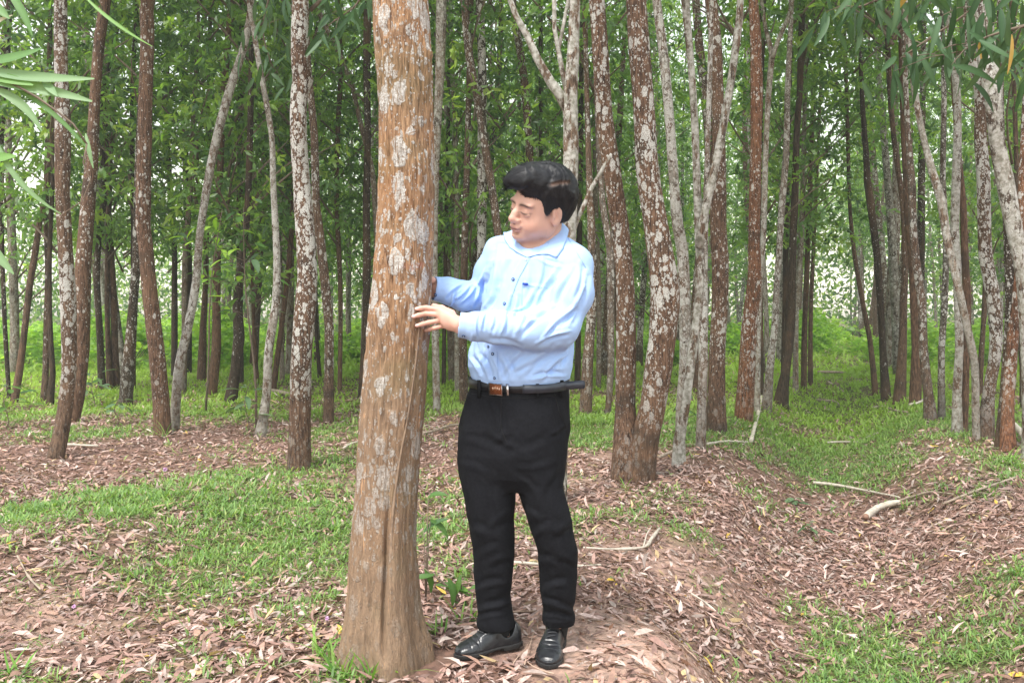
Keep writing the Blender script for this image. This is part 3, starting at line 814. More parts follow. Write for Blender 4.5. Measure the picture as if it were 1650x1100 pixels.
    T('pale thin trunk standing left of the dark spotted one', [(737, 628, 9), (735, 450, 8), (736, 409, 8), (733, 227, 8), (728, 100, 8), (724, 0, 7)], 'grey', .8, .5, crown='back')
    T('brown trunk showing low between the big tree and his hip', [(748, 646, 15), (746, 570, 13), (748, 450, 12), (752, 300, 10), (757, 100, 9)], 'brown', .6, crown='back')
    T('grey-brown trunk ending behind the top of the man\'s hair', [(866, 640, 13), (860, 400, 12), (853, 250, 13), (845, 136, 13), (834, 59, 12), (826, 0, 10)], 'brown', .7, crown='mid', cz=4.2)
    T('thin dark trunk above the man\'s head beside the white forked tree', [(874, 625, 8), (872, 400, 7), (871, 230, 7), (871, 0, 7)], 'dark', .2, crown='back')
    T('white-barked forked tree directly behind the man\'s head', [(897, 805, 30), (901, 700, 27), (906, 600, 26), (914, 400, 25), (919, 272, 24), (919, 205, 24), (918, 160, 24), (923, 91, 20), (926, 0, 18)], 'grey', .4, 1.0, crown='high',
      limbs=[[(914, 178, 16), (900, 150, 17), (887, 132, 16), (866, 95, 13), (850, 59, 11), (832, 27, 10), (822, 0, 9)], [(912, 145, 9), (905, 110, 9), (900, 82, 8), (894, 50, 7), (893, 0, 7)], [(900, 82, 6), (908, 40, 6), (916, 0, 6)], [(917, 392, 8), (930, 355, 7), (955, 300, 7), (972, 270, 5), (985, 248, 4)]])
    T('narrow dark trunk hugging the right side of the white forked tree', [(930, 627, 10), (932, 520, 9), (934, 360, 9), (936, 200, 8), (937, 0, 8)], 'dark', .3, crown='back')
    T('brown trunk standing in grass just right of the belt tail', [(943, 660, 20), (947, 582, 18), (953, 509, 15), (955, 420, 14), (950, 300, 11), (946, 180, 9), (943, 60, 8), (942, 0, 8)], 'brown', .8, crown='mid', cz=4.2)
    T('slim brown trunk left of the twin-stemmed tree', [(979, 660, 10), (985, 582, 11), (984.5, 509, 12), (983, 400, 12), (972, 330, 11), (966, 250, 10), (963, 150, 9), (962, 0, 8)], 'brown', .7, .2, crown='mid', cz=4.4)
    T('thin pale stem seen between two brown trunks right of the man', [(964, 622, 8), (965, 520, 8), (963, 420, 8), (958, 250, 7), (955, 0, 6)], 'grey', .6, .3, crown='back')
    # right of the man
    T('thick twin-stemmed reddish tree right of the man, both stems joined at the foot', [(1010, 776, 50), (1010, 727, 44), (1010, 690, 37), (1010, 655, 32), (1011.5, 582, 34), (1010.6, 509, 32), (1008, 436, 30), (1005, 400, 30), (1002, 364, 30), (987, 273, 29), (975, 182, 27), (968.6, 91, 26), (962, 0, 25)], 'red', .9, crown='high', cz=5.5,
      limbs=[[(1030, 800, 52), (1031, 777, 50), (1036, 735, 44), (1043, 691, 43), (1052, 655, 43), (1062, 582, 43), (1067, 545, 43), (1072, 473, 47), (1068, 436, 43), (1062, 400, 40), (1057, 364, 38), (1043, 273, 37), (1037.5, 182, 34), (1031, 91, 34), (1025.5, 0, 33)]])
    T('whitish trunk that forks into a V, right of the twin-stemmed tree', [(1094, 751, 22), (1094, 709, 19), (1102, 655, 14), (1112, 582, 15), (1125.5, 509, 15), (1128, 436, 14), (1128.5, 385, 15), (1123.5, 273, 12), (1119, 182, 12), (1112.5, 91, 11), (1102, 0, 12)], 'grey', .35, .95, crown='high',
      limbs=[[(1127, 400, 11), (1131, 364, 13), (1141, 318, 13), (1161, 227, 13), (1177, 136, 12), (1189.5, 45, 12), (1193, 0, 11)]])
    T('grey-brown speckled trunk just behind the whitish forked one', [(1096, 712, 15), (1096, 655, 15), (1102, 582, 18), (1102, 509, 19), (1098, 400, 18), (1089, 364, 18), (1081, 273, 15), (1074.5, 182, 15), (1067, 91, 15), (1057, 0, 14)], 'brown', 1.2, .45, crown='high')
    T('slim speckled trunk with a fallen branch beside it, right of the whitish fork', [(1129, 725, 17), (1130, 673, 16), (1132.5, 582, 15), (1133, 509, 15), (1137, 455, 12), (1139, 400, 10), (1141, 300, 9), (1146, 150, 8)], 'brown', 1.1, .3, crown='high')
    T('spotted brown trunk whose upper bole shows between the arms of the V', [(1119, 627, 13), (1121, 540, 14), (1126, 450, 15), (1135, 370, 16), (1145, 291, 16), (1143, 218, 16), (1137, 145, 15), (1129, 73, 14), (1123, 0, 13)], 'red', .8, crown='high', cz=7)
    T('stout dark red trunk with a swollen foot, right of the slim speckled one', [(1155, 696, 33), (1155, 635, 28), (1158.5, 562, 27), (1163, 489, 27), (1163, 416, 28), (1161, 364, 27), (1160, 291, 24), (1160, 218, 21), (1159, 145, 20), (1155.5, 73, 20), (1149, 0, 19)], 'red', .75, crown='high', cz=5.5)
    T('rust-red trunk leaning left at its foot, first on the left of the grassy lane', [(1198, 678, 29), (1202, 598, 27), (1206, 525, 25), (1213.6, 453, 22), (1214, 380, 19), (1215, 291, 18), (1217, 218, 18), (1217, 145, 20), (1215, 73, 18), (1213, 0, 15)], 'orange', .75, crown='high', cz=5.5)
    T('thin dark trunk seen high up right of the rust-red one', [(1226, 640, 9), (1227, 450, 7), (1227, 250, 7), (1229, 100, 8), (1231, 0, 10)], 'dark', .2, crown='back')
    T('thin whitish forked trunk behind the rust-red one', [(1220, 662, 10), (1221, 562, 10), (1223.6, 489, 9), (1230, 380, 9), (1234, 260, 9), (1240, 150, 9), (1246, 85, 9), (1236, 40, 6), (1230, 0, 6)], 'grey', .8, .6, crown='mid', cz=4.8, limbs=[[(1245, 95, 7), (1252, 70, 7), (1265, 40, 7), (1277, 0, 6)]])
    T('slim grey speckled trunk curving right at the left of the lane', [(1235, 656, 17), (1241, 598, 13), (1248, 525, 11), (1253, 453, 10), (1256, 400, 10), (1260, 327, 11), (1265, 255, 10), (1268, 145, 9), (1275, 36, 8), (1277, 0, 8)], 'brown', 1.0, .3, crown='mid', cz=4.8)
    T('dark mossy trunk with a burl at its foot beside the grassy lane', [(1257, 642, 24), (1261, 622, 18), (1264.5, 598, 14), (1273.6, 525, 14), (1276, 453, 12), (1278, 380, 12), (1281, 327, 12), (1283, 218, 10), (1287, 145, 10), (1289, 36, 10), (1290, 0, 9)], 'dark', .25, crown='mid', cz=4.6)
    T('narrow blackish trunk just left of the mossy one', [(1262, 622, 9), (1264, 500, 9), (1265, 380, 9), (1268, 260, 7), (1270, 150, 6)], 'dark', .1, crown='back')
    T('pale slim trunk behind the mossy one on the lane\'s left side', [(1282, 622, 9), (1284, 500, 9), (1290, 416, 9), (1294, 330, 8), (1298, 200, 7)], 'grey', .7, .5, crown='back')
    T('thin brown trunk at the far left of the lane', [(1295, 618, 10), (1296, 540, 9), (1300, 420, 8), (1306, 250, 7)], 'brown', .3, crown='back')
    T('thin trunk beyond it on the lane\'s left side, half hidden by leaves', [(1306, 612, 8), (1307, 500, 7), (1311, 380, 6), (1318, 200, 5)], 'brown', .3, crown='mid', cz=4.0)
    # right row
    T('thin trunk leaning left at the far end of the lane\'s right side', [(1411, 622, 10), (1400, 544, 8), (1388, 489, 8), (1375, 416, 7), (1366, 340, 6), (1362, 200, 6)], 'brown', .3, crown='mid', cz=4.0)
    T('leaning dark trunk at the right of the lane, its foot in grass', [(1428, 633, 16), (1423, 562, 11), (1418, 489, 11), (1412, 416, 11), (1405, 364, 12), (1396, 291, 12), (1393, 255, 10), (1389, 182, 8), (1386, 100, 7)], 'dark', .4, crown='mid', cz=4.6)
    T('brown trunk with a buttressed foot, right side of the lane', [(1449, 644, 20), (1453, 562, 13), (1456, 489, 11), (1456, 416, 11), (1453, 330, 9), (1440, 260, 8), (1432, 180, 8), (1425, 100, 8)], 'brown', .4, crown='mid', cz=4.6)
    T('smooth reddish-brown straight trunk next to a cut pale stick', [(1474, 654, 18), (1476, 562, 15), (1474, 489, 14), (1471, 416, 13), (1466, 364, 14), (1464, 309, 13), (1460, 200, 10), (1455, 100, 9)], 'red', .25, crown='mid', cz=4.6)
    T('spotted trunk widening at its foot on the right-hand bank', [(1500, 676, 21), (1499, 635, 15), (1495, 562, 14), (1491, 489, 13), (1484.5, 416, 12), (1480, 364, 12), (1478, 300, 12), (1474, 200, 9), (1470, 100, 8)], 'red', .8, .1, crown='mid', cz=4.6)
    T('narrow grey lichened trunk between two thicker ones on the right bank', [(1517, 676, 11), (1519, 562, 10), (1521, 489, 10), (1520, 380, 9), (1517, 290, 9), (1517, 160, 8), (1514, 0, 7)], 'dark', 1.0, .2, crown='mid', cz=5)
    T('whitish trunk with a brown foot in the right-hand row', [(1542, 697, 17), (1546, 635, 14), (1547, 562, 13), (1545, 489, 13), (1542, 416, 13), (1542, 364, 13), (1541, 291, 13), (1543, 218, 12), (1541, 145, 11), (1533.6, 73, 9), (1528, 0, 8)], 'brown', 1.2, .75, crown='high')
    T('brown trunk half hidden behind the whitish one at right', [(1554, 694, 11), (1557, 590, 12), (1559, 489, 12), (1554, 416, 12), (1551, 330, 10), (1545, 250, 9), (1540, 100, 8)], 'red', .3, crown='mid', cz=4.6)
    T('long pale trunk leaning far to the left across its neighbours at right', [(1573, 711, 12), (1566, 635, 12), (1559, 580, 12), (1543, 520, 11), (1528, 453, 12), (1518, 380, 12), (1511, 327, 13), (1493, 255, 11), (1476, 182, 10), (1459, 109, 10), (1445, 30, 9)], 'grey', .8, .6, crown='high')
    T('thick trunk with white patches, second from the right edge', [(1588, 709, 26), (1596, 635, 19), (1603, 562, 19), (1604, 489, 20), (1594.5, 416, 20), (1590, 364, 20), (1585.5, 291, 20), (1583, 218, 18), (1579, 145, 18), (1561, 73, 16), (1555, 0, 16)], 'brown', 1.15, crown='high')
    T('dark trunk wedged between the two thick ones near the right edge', [(1610, 722, 15), (1615, 635, 13), (1621, 562, 13), (1619, 489, 13), (1617, 416, 14), (1612, 340, 13), (1606, 250, 11), (1600, 100, 9)], 'dark', .8, crown='high')
    T('orange-red trunk with a white-spotted middle at the right edge', [(1625, 727, 25), (1628, 671, 20), (1638, 598, 18), (1643, 525, 17), (1648, 450, 17), (1652, 360, 16), (1658, 200, 15)], 'orange', .8, crown='high')
    T('big pale blotched trunk bending out of the frame at upper right', [(1662, 740, 28), (1662, 660, 26), (1659, 560, 24), (1651, 450, 23), (1638, 364, 25), (1627, 291, 26), (1611, 218, 23), (1606.5, 145, 27), (1603, 73, 29), (1600, 0, 26)], 'brown', .9, .75, crown='high')
    T('slim brown trunk in the grass behind the right-hand row', [(1578, 629, 9), (1580, 562, 8), (1586, 489, 8), (1587, 400, 8), (1590, 200, 7)], 'brown', .3, crown='back')
    T('thin brown trunk at the extreme right edge behind the orange-red one', [(1647, 650, 8), (1646, 560, 8), (1640, 400, 8), (1636, 200, 7), (1630, 60, 7)], 'brown', .3, crown='back')

# ================================================================== the plantation beyond
def deep_trees():
    used = [tuple(uv(o.location.x, o.location.y)) for o in C.objects if o.name.startswith('acacia_tree')]
    variants = []
    for k in range(8):
        g = np.random.default_rng(90 + k)
        zz = np.linspace(-.15, 11, 13)
        lean = g.normal(0, .035, 2); wv = g.uniform(0, 6, 2)
        sp = np.stack([lean[0] * zz + .10 * np.sin(zz * .55 + wv[0]) - .10 * math.sin(wv[0]), lean[1] * zz + .10 * np.sin(zz * .5 + wv[1]) - .1 * math.sin(wv[1]), zz], 1)
        rad = .078 * (1 - .75 * sm(0, 11.5, zz)); rad[0] *= 1.25
        s_ = spline(np.column_stack([sp, rad]), .5)
        V, Fc = tube(s_[:, :3], s_[:, 3], 8)
        me = mesh_np('trunk', V, Fc, None, True); me.materials.append(M_BARK)
        variants.append(me)
    n = 0
    src = None
    for k in range(-11, 11):
        v0 = -1.35 + 2.7 * k
        u = 11.0 + rng.uniform(0, 1.5)
        while u < (58 if abs(v0) < 1.5 else 46):
            uu, vv = u + rng.normal(0, .15), v0 + rng.normal(0, .22)
            u += rng.uniform(1.3, 2.3) * (1 if u < 30 else 1.35)
            x, y = xy(uu, vv)
            if y < 14.5 or y > 56 or abs(x) > y * .60 + 1.8: continue
            px = CX + x * F / y
            # the sunny clearing at the left, and the open lane
            if px < 330 and y > 19 and rng.random() < .88: continue
            if 330 <= px < 640 and y > 26 and rng.random() < .4: continue
            if abs(vv - .0) < 1.0: continue
            lane = abs(vv) < 2.2
            if any(abs(uu - a) < .8 and abs(vv - b_) < .7 for a, b_ in used): continue
            z = float(ground_z(x, y))
            root = empty('acacia_tree', (x, y, z)); root.rotation_euler = (0, 0, rng.uniform(0, 6.28))
            s_ = rng.uniform(.75, 1.2); root.scale = (s_, s_, rng.uniform(.9, 1.12))
            tag(root, 'slender trunk deep in the plantation behind the nearer trees', 'tree', 'slender trees deep in the plantation')
            t = put('trunk', variants[int(rng.integers(8))], None, root)
            bark_props(t, ['red', 'brown', 'brown', 'dark', 'grey'][int(rng.integers(5))], rng.uniform(.3, 1.1), .0 if rng.random() < .65 else .5)
            lowk = rng.random() < .35 and not lane
            me, lm = (CR_LOW if lowk else CR_BACK)[int(rng.integers(4 if lowk else 7))]
            if lane:
                me, lm = CR_MID[int(rng.integers(4))]; put('crown', me, None, root, (0, 0, 3.6 if y > 24 else 4.6)); continue
            put('crown', me, None, root)
            if y < 24: put('limb_cluster', lm, None, root)['kind'] = 'stuff'
            n += 1
    print('deep trees', n)

def far_forest():
    """the woods beyond the plantation, one mass"""
    n = 64000
    a = rng.uniform(-.72, .72, n); d = rng.uniform(45, 62, n)
    x = d * np.sin(a) * 1.0; y = d * np.cos(a)
    top = 8 + 2.0 * wob(np.stack([x, y, 0 * x], 1), .22, 4)
    z = top * rng.random(n) ** 1.2
    pos = np.stack([x, y, z], 1)
    d_ = rng.normal(0, 1, (n, 3)); d_[:, 2] -= .5
    col = LEAFG[rng.choice(6, n)] * rng.uniform(.8, 1.3, (n, 1))
    V, T_, c = leaves_np(pos, d_, rng.normal(0, 1, (n, 3)), rng.uniform(.22, .38, n), rng.uniform(.09, .17, n), .2, .1, col)
    me = mesh_np('distant_forest', V, T_, c)
    tag(put('distant_forest', me, M_LEAF), 'distant green forest closing the view behind the plantation', 'forest', kind='stuff')

# ================================================================== undergrowth
def shrub_mesh(seed, h, r, n, Lr, Wr, cols):
    g = np.random.default_rng(seed)
    per = 6; ncl = n // per
    t = g.random(ncl) ** .7; a = g.uniform(0, 6.28, ncl); rr = r * np.sqrt(g.random(ncl)) * np.sin(np.clip(t, .08, .95) * np.pi) ** .5
    lob = 1 + .35 * np.sin(a * 3 + seed)
    cen = np.stack([rr * np.cos(a) * lob, rr * np.sin(a) * lob, t * h * (1 + .18 * np.sin(a * 2 + seed))], 1)
    pos = np.repeat(cen, per, 0) + g.normal(0, .05, (ncl * per, 3))
    m_ = len(pos)
    d = g.normal(0, 1, (m_, 3)); d[:, 2] = np.abs(d[:, 2]) * .4 - .2
    nr = g.normal(0, .5, (m_, 3)); nr[:, 2] += 1
    col = np.asarray(cols)[g.integers(0, len(cols), ncl)]; col = np.repeat(col, per, 0) * g.uniform(.75, 1.25, (m_, 1))
    V, T_, c = leaves_np(pos, d, nr, g.uniform(*Lr, m_), g.uniform(*Wr, m_), g.uniform(0, .5, m_), 0.05, col)
    fol = mesh_np('foliage', V, T_, c); fol.materials.append(M_LEAF)
    parts = []
    for i in range(5):
        aa = g.uniform(0, 6.28); q = np.linspace(0, 1, 4)[:, None]
        parts.append(tube(np.concatenate([np.cos(aa) * r * .6 * q, np.sin(aa) * r * .6 * q, h * .8 * q], 1), .010 - .006 * q[:, 0], 5))
    V2, F2 = join_np(parts)
    st = mesh_np('stem', V2, F2, None, True); st.materials.append(M_TWIG)
    return fol, st
LIME = [(.28, .46, .07), (.34, .52, .09), (.22, .38, .06), (.40, .56, .12), (.30, .46, .10)]
def undergrowth():
    ms = [shrub_mesh(200 + i, rng.uniform(.5, .9), rng.uniform(.7, 1.1), 900, (.09, .17), (.05, .09), LIME) for i in range(6)]
    cnt = 0
    for i in range(330):
        y = rng.uniform(17.5, 40); x = rng.uniform(-.63, .63) * y
        px = CX + x * F / y
        u, v = uv(x, y)
        if abs(v) < 1.2 and u < 27: continue
        left = px < 420
        if not left and rng.random() < .35: continue
        if y < (18.5 if left else 20) : continue
        root = empty('undergrowth_shrub', (x, y, float(ground_z(x, y)) - .05))
        s_ = rng.uniform(.7, 1.25); root.scale = (s_, s_, s_ * rng.uniform(.8, 1.3)); root.rotation_euler = (0, 0, rng.uniform(0, 6.28))
        if left: tag(root, 'lime green shrub in the sunny clearing behind the trees at left', 'shrub', 'lime shrubs of the left clearing')
        else: tag(root, 'light green shrub in the undergrowth far behind the trunks', 'shrub', 'shrubs far behind the trunks')
        f, s2 = ms[int(rng.integers(6))]
        put('foliage', f, None, root)
        put('stem', s2, None, root)
        cnt += 1
        if cnt > 215: break
    print('shrubs', cnt)

LEAF_SHARED = {}
def leaf_obj(parent, base, dirv, nrm, L, W, bend, sick, col, name='leaf', mat=None):
    """one broad leaf as its own part: 8 x 2 quads with a folded midrib"""
    key = (round(W / L, 2), round(bend, 1), round(sick, 1), tuple(np.round(col, 2)))
    if key not in LEAF_SHARED:
        n = 8
        t = np.linspace(0, 1, n + 1)
        w = (W / L) * .5 * np.sin(np.pi * np.clip(t * .93 + .035, 0, 1) ** .85) ** .8
        c = np.stack([t, sick * 2 * t * (1 - t), -bend * t * t], 1)
        Lf = c + np.stack([0 * t, w, w * .25], 1); Rt = c + np.stack([0 * t, -w, w * .25], 1)
        V = np.stack([Lf, c, Rt], 1).reshape(-1, 3)
        i = np.arange(n)[:, None] * 3
        Q = np.vstack([i + np.array([[0, 1, 4, 3]]), i + np.array([[1, 2, 5, 4]])])
        cc = np.tile(np.asarray(col, float), (len(V), 1)); cc[1::3] *= 1.25
        me = mesh_np(name, V, Q, cc, True); me.materials.append(mat or M_BROAD); LEAF_SHARED[key] = me
    o = put(name, LEAF_SHARED[key], None, parent)
    d = Vector(dirv).normalized(); nn = Vector(nrm); s_ = nn.cross(d).normalized(); nn = d.cross(s_)
    M = Matrix((d, s_, nn)).transposed().to_4x4() @ Matrix.Scale(L, 4); M.translation = Vector(base)
    o.matrix_local = M
    return o
M_BROAD = mat_vcol('broad_leaf', .48, transl=.30, spec=.28)

def sapling(px, py, label, h, n, L, W, cols, lean=(0, 0), name='sapling', cat='sapling', spread=.25, d=None, leaves_from=.35):
    if d is None: x, y = unp(px, py)
    else: x, y = (px - CX) * d / F, d
    z = float(ground_z(x, y))
    root = empty(name, (x, y, z)); tag(root, label, cat)
    q = np.linspace(0, 1, 7)
    st = np.stack([lean[0] * q ** 1.3 + .02 * np.sin(q * 7), lean[1] * q + .02 * np.cos(q * 6), h * q], 1)
    V, Fc = tube(st, .003 + .010 * (h / 2) * (1 - q), 7)
    put('stem', mesh_np('stem', V, Fc, None, True), M_TWIG, root)
    for i in range(n):
        t = leaves_from + (1 - leaves_from) * (i + rng.random() * .6) / n
        a = i * 2.4 + rng.uniform(-.4, .4)
        b0 = np.array([np.interp(t, q, st[:, e]) for e in range(3)])
        r_ = spread * rng.uniform(.15, 1) * (1.1 - .5 * t)
        b1 = b0 + np.array((math.cos(a) * r_, math.sin(a) * r_, r_ * .35))
        if r_ > .06:
            V, Fc = tube(np.array([b0, (b0 + b1) / 2 + (0, 0, .01), b1]), [.003, .0025, .0015], 5)
            if i % 2 == 0: put('twig', mesh_np('twig', V, Fc, None, True), M_TWIG, root)
        else: b1 = b0
        c = cols[int(rng.integers(len(cols)))]
        leaf_obj(root, b1, (math.cos(a), math.sin(a), rng.uniform(-.5, .35)), (rng.normal(0, .25), rng.normal(0, .25), 1), L * rng.uniform(.7, 1.2), W * L / L, round(rng.uniform(0, .4), 1), round(rng.uniform(-.1, .1), 1), c)
    return root

def plants():
    GRN = [(.07, .15, .035), (.10, .20, .045), (.055, .12, .04), (.13, .26, .05)]
    YG = [(.30, .48, .07), (.24, .42, .06), (.34, .52, .10)]
    BLG = [(.10, .17, .085), (.13, .20, .10), (.08, .14, .07)]
    sapling(330, 668, 'tall bright-leaved sapling in front of the slanting white trunk', 2.35, 34, .16, .06, YG[:2] + GRN[:2], lean=(.25, -.2), spread=.55, leaves_from=.62)
    sapling(412, 690, 'tall broad-leaved sapling between the dark trunk and the pale slim trunk', 2.3, 40, .17, .075, GRN[:3] + YG[:1] + BLG[:1], lean=(-.1, -.15), spread=.55, leaves_from=.45)
    sapling(398, 702, 'small greyish-green broad-leaved seedling among brown leaves', .50, 16, .15, .055, BLG, spread=.14)
    sapling(150, 660, 'low broad-leaved plant between the left tree pair and the dark leaning trunk', .45, 18, .2, .07, BLG + GRN[:1], spread=.25)
    sapling(188, 686, 'small greyish plant in the litter before the dark leaning trunk', .28, 10, .14, .07, BLG, spread=.15)
    sapling(10, 690, 'dark leafy clump at the left edge of the litter', .45, 18, .16, .06, GRN[1:3], spread=.25)
    sapling(1100, 705, 'small grey-green seedling behind the whitish forked trunk', .45, 12, .13, .05, BLG, spread=.15)
    sapling(1305, 865, 'low dark green weed on the slope of the furrow', .10, 9, .085, .035, BLG, spread=.08)
    sapling(1282, 815, 'broad dusty green leaves lying on the litter of the furrow', .07, 6, .10, .05, BLG, spread=.06)
    # shoots with long sickle leaves between the big tree and his legs
    for (px, py, d, ls, lab) in [(686, 870, 3.5, [(693, 838, 20, -40, .10, GRN[0]), (683, 858, 30, 50, .11, GRN[2]), (690, 800, 60, 10, .08, GRN[0])], 'dark sickle-leaved shoot right behind the big tree at knee height'),
                            (745, 965, 3.45, [(702, 942, 20, -5, .14, GRN[0]), (722, 930, 85, -25, .11, GRN[0]), (742, 925, 115, -60, .10, GRN[1]), (700, 925, 160, 8, .11, GRN[0]), (757, 948, 20, 12, .10, GRN[1]), (718, 948, 10, 4, .10, GRN[3]), (684, 915, 70, -80, .10, GRN[0]), (730, 968, 40, -10, .1, GRN[0])], 'leafy acacia shoot between the big tree and his trouser leg')]:
        b = P(px, py, d); b[2] = float(ground_z(b[0], b[1]))
        root = empty('acacia_shoot', tuple(b)); tag(root, lab, 'shoot')
        for (lx, ly, ang, tl, L, c) in ls:
            q = P(lx, ly, d) - b
            V, Fc = tube(np.array([(0, 0, 0), q * .5 + np.array((0, 0, .015)), q]), [.003, .0025, .002], 5)
            put('stem', mesh_np('stem', V, Fc, None, True), M_TWIG, root)
            leaf_obj(root, q, (math.cos(R(ang)), -.2, math.sin(R(tl))), (0, -.6, .8), L, .026, .3, .2, c)
    # grass tufts with long blades by the foot of the big tree
    m_gr = mat_vcol('long_grass', .45, transl=.35, spec=.35)
    tufts = [(515, 1062, 22, .17, 'green grass tuft at the left foot of the big tree'), (550, 1090, 20, .13, 'short grass tuft below the left side of the big tree'), (632, 1090, 16, .15, 'sprawling leafy grass right at the front of the big tree'), (590, 1098, 18, .11, 'low grass at the bottom edge under the big tree'),
             (20, 1090, 20, .12, 'grass tuft in the bottom left corner'), (490, 745, 16, .22, 'grass tuft against the foot of the thick lichen trunk'), (265, 705, 14, .22, 'grass at the foot of the double-footed red trunk'), (1430, 1010, 26, .11, 'bright grass clump in the furrow at lower right'),
             (1330, 1075, 22, .10, 'grass clump at the bottom edge right of the man'), (1640, 930, 18, .12, 'grass clump at the right edge of the litter'), (1010, 790, 14, .13, 'thin grass at the foot of the twin-stemmed tree'), (1625, 745, 30, .18, 'thick grass at the foot of the orange-red trunk'),
             (745, 1000, 16, .12, 'thin weeds beside his right trouser hem'), (1195, 795, 12, .10, 'small green tuft on the bank left of the furrow'), (705, 1020, 12, .10, 'yellow-green sprig at the right foot of the big tree')]
    for (px, py, n, h, lab) in tufts:
        x, y = unp(px, py)
        z = float(ground_z(x, y))
        sc_ = max(1, y / 3.2) if y > 5 else 1
        root_pos = np.array((x, y, z))
        a = rng.uniform(0, 6.28, n); tl = rng.uniform(.1, 1.1, n)
        d = np.stack([np.cos(a) * np.sin(tl), np.sin(a) * np.sin(tl), np.cos(tl)], 1)
        nr = np.stack([-np.cos(a) * np.cos(tl), -np.sin(a) * np.cos(tl), np.sin(tl)], 1)
        pos = np.stack([rng.normal(0, .018, n), rng.normal(0, .018, n), np.zeros(n) - .005], 1)
        col = np.array([(.14, .30, .05), (.10, .22, .05), (.22, .36, .08)])[rng.integers(0, 3, n)] * rng.uniform(.8, 1.2, (n, 1))
        V, T_, c = leaves_np(pos, d, nr, rng.uniform(.5, 1.1, n) * h, rng.uniform(.005, .010, n), rng.uniform(.2, .8, n), rng.uniform(-.1, .1, n), col)
        o = put('grass_tuft', mesh_np('grass_tuft', V, T_, c), m_gr, None, tuple(root_pos)); tag(o, lab, 'grass tuft')
    # tiny mauve flower heads on thin stalks
    m_fl = mat_plain('mauve_petals', (.75, .50, .72), .7, noise=.2, nscale=300)
    for (px, py, lab) in [(527, 998, 'tiny mauve pompom flower left of the big tree\'s foot'), (119, 977, 'tiny mauve pompom flower low in the litter at left'), (266, 757, 'small pale pink flower head by the red trunk\'s grass')]:
        x, y = unp(px, py + 12); z = float(ground_z(x, y))
        root = empty('flower', (x, y, z)); tag(root, lab, 'flower')
        hz = 12 * y / F + .005
        V, Fc = tube(np.array([(0, 0, 0), (.003, 0, hz * .5), (0, 0, hz)]), .0012, 5); put('stalk', mesh_np('stalk', V, Fc), M_TWIG, root)
        g = rng.normal(0, 1, (90, 3)); g /= np.linalg.norm(g, axis=1)[:, None]
        V, T_, _ = leaves_np(np.tile(np.array((0, 0, hz)), (90, 1)), g, rng.normal(0, 1, (90, 3)), .010 if y < 4 else .02, .0022 if y < 4 else .005, .1, 0)
        put('petals', mesh_np('petals', V, T_), m_fl, root)

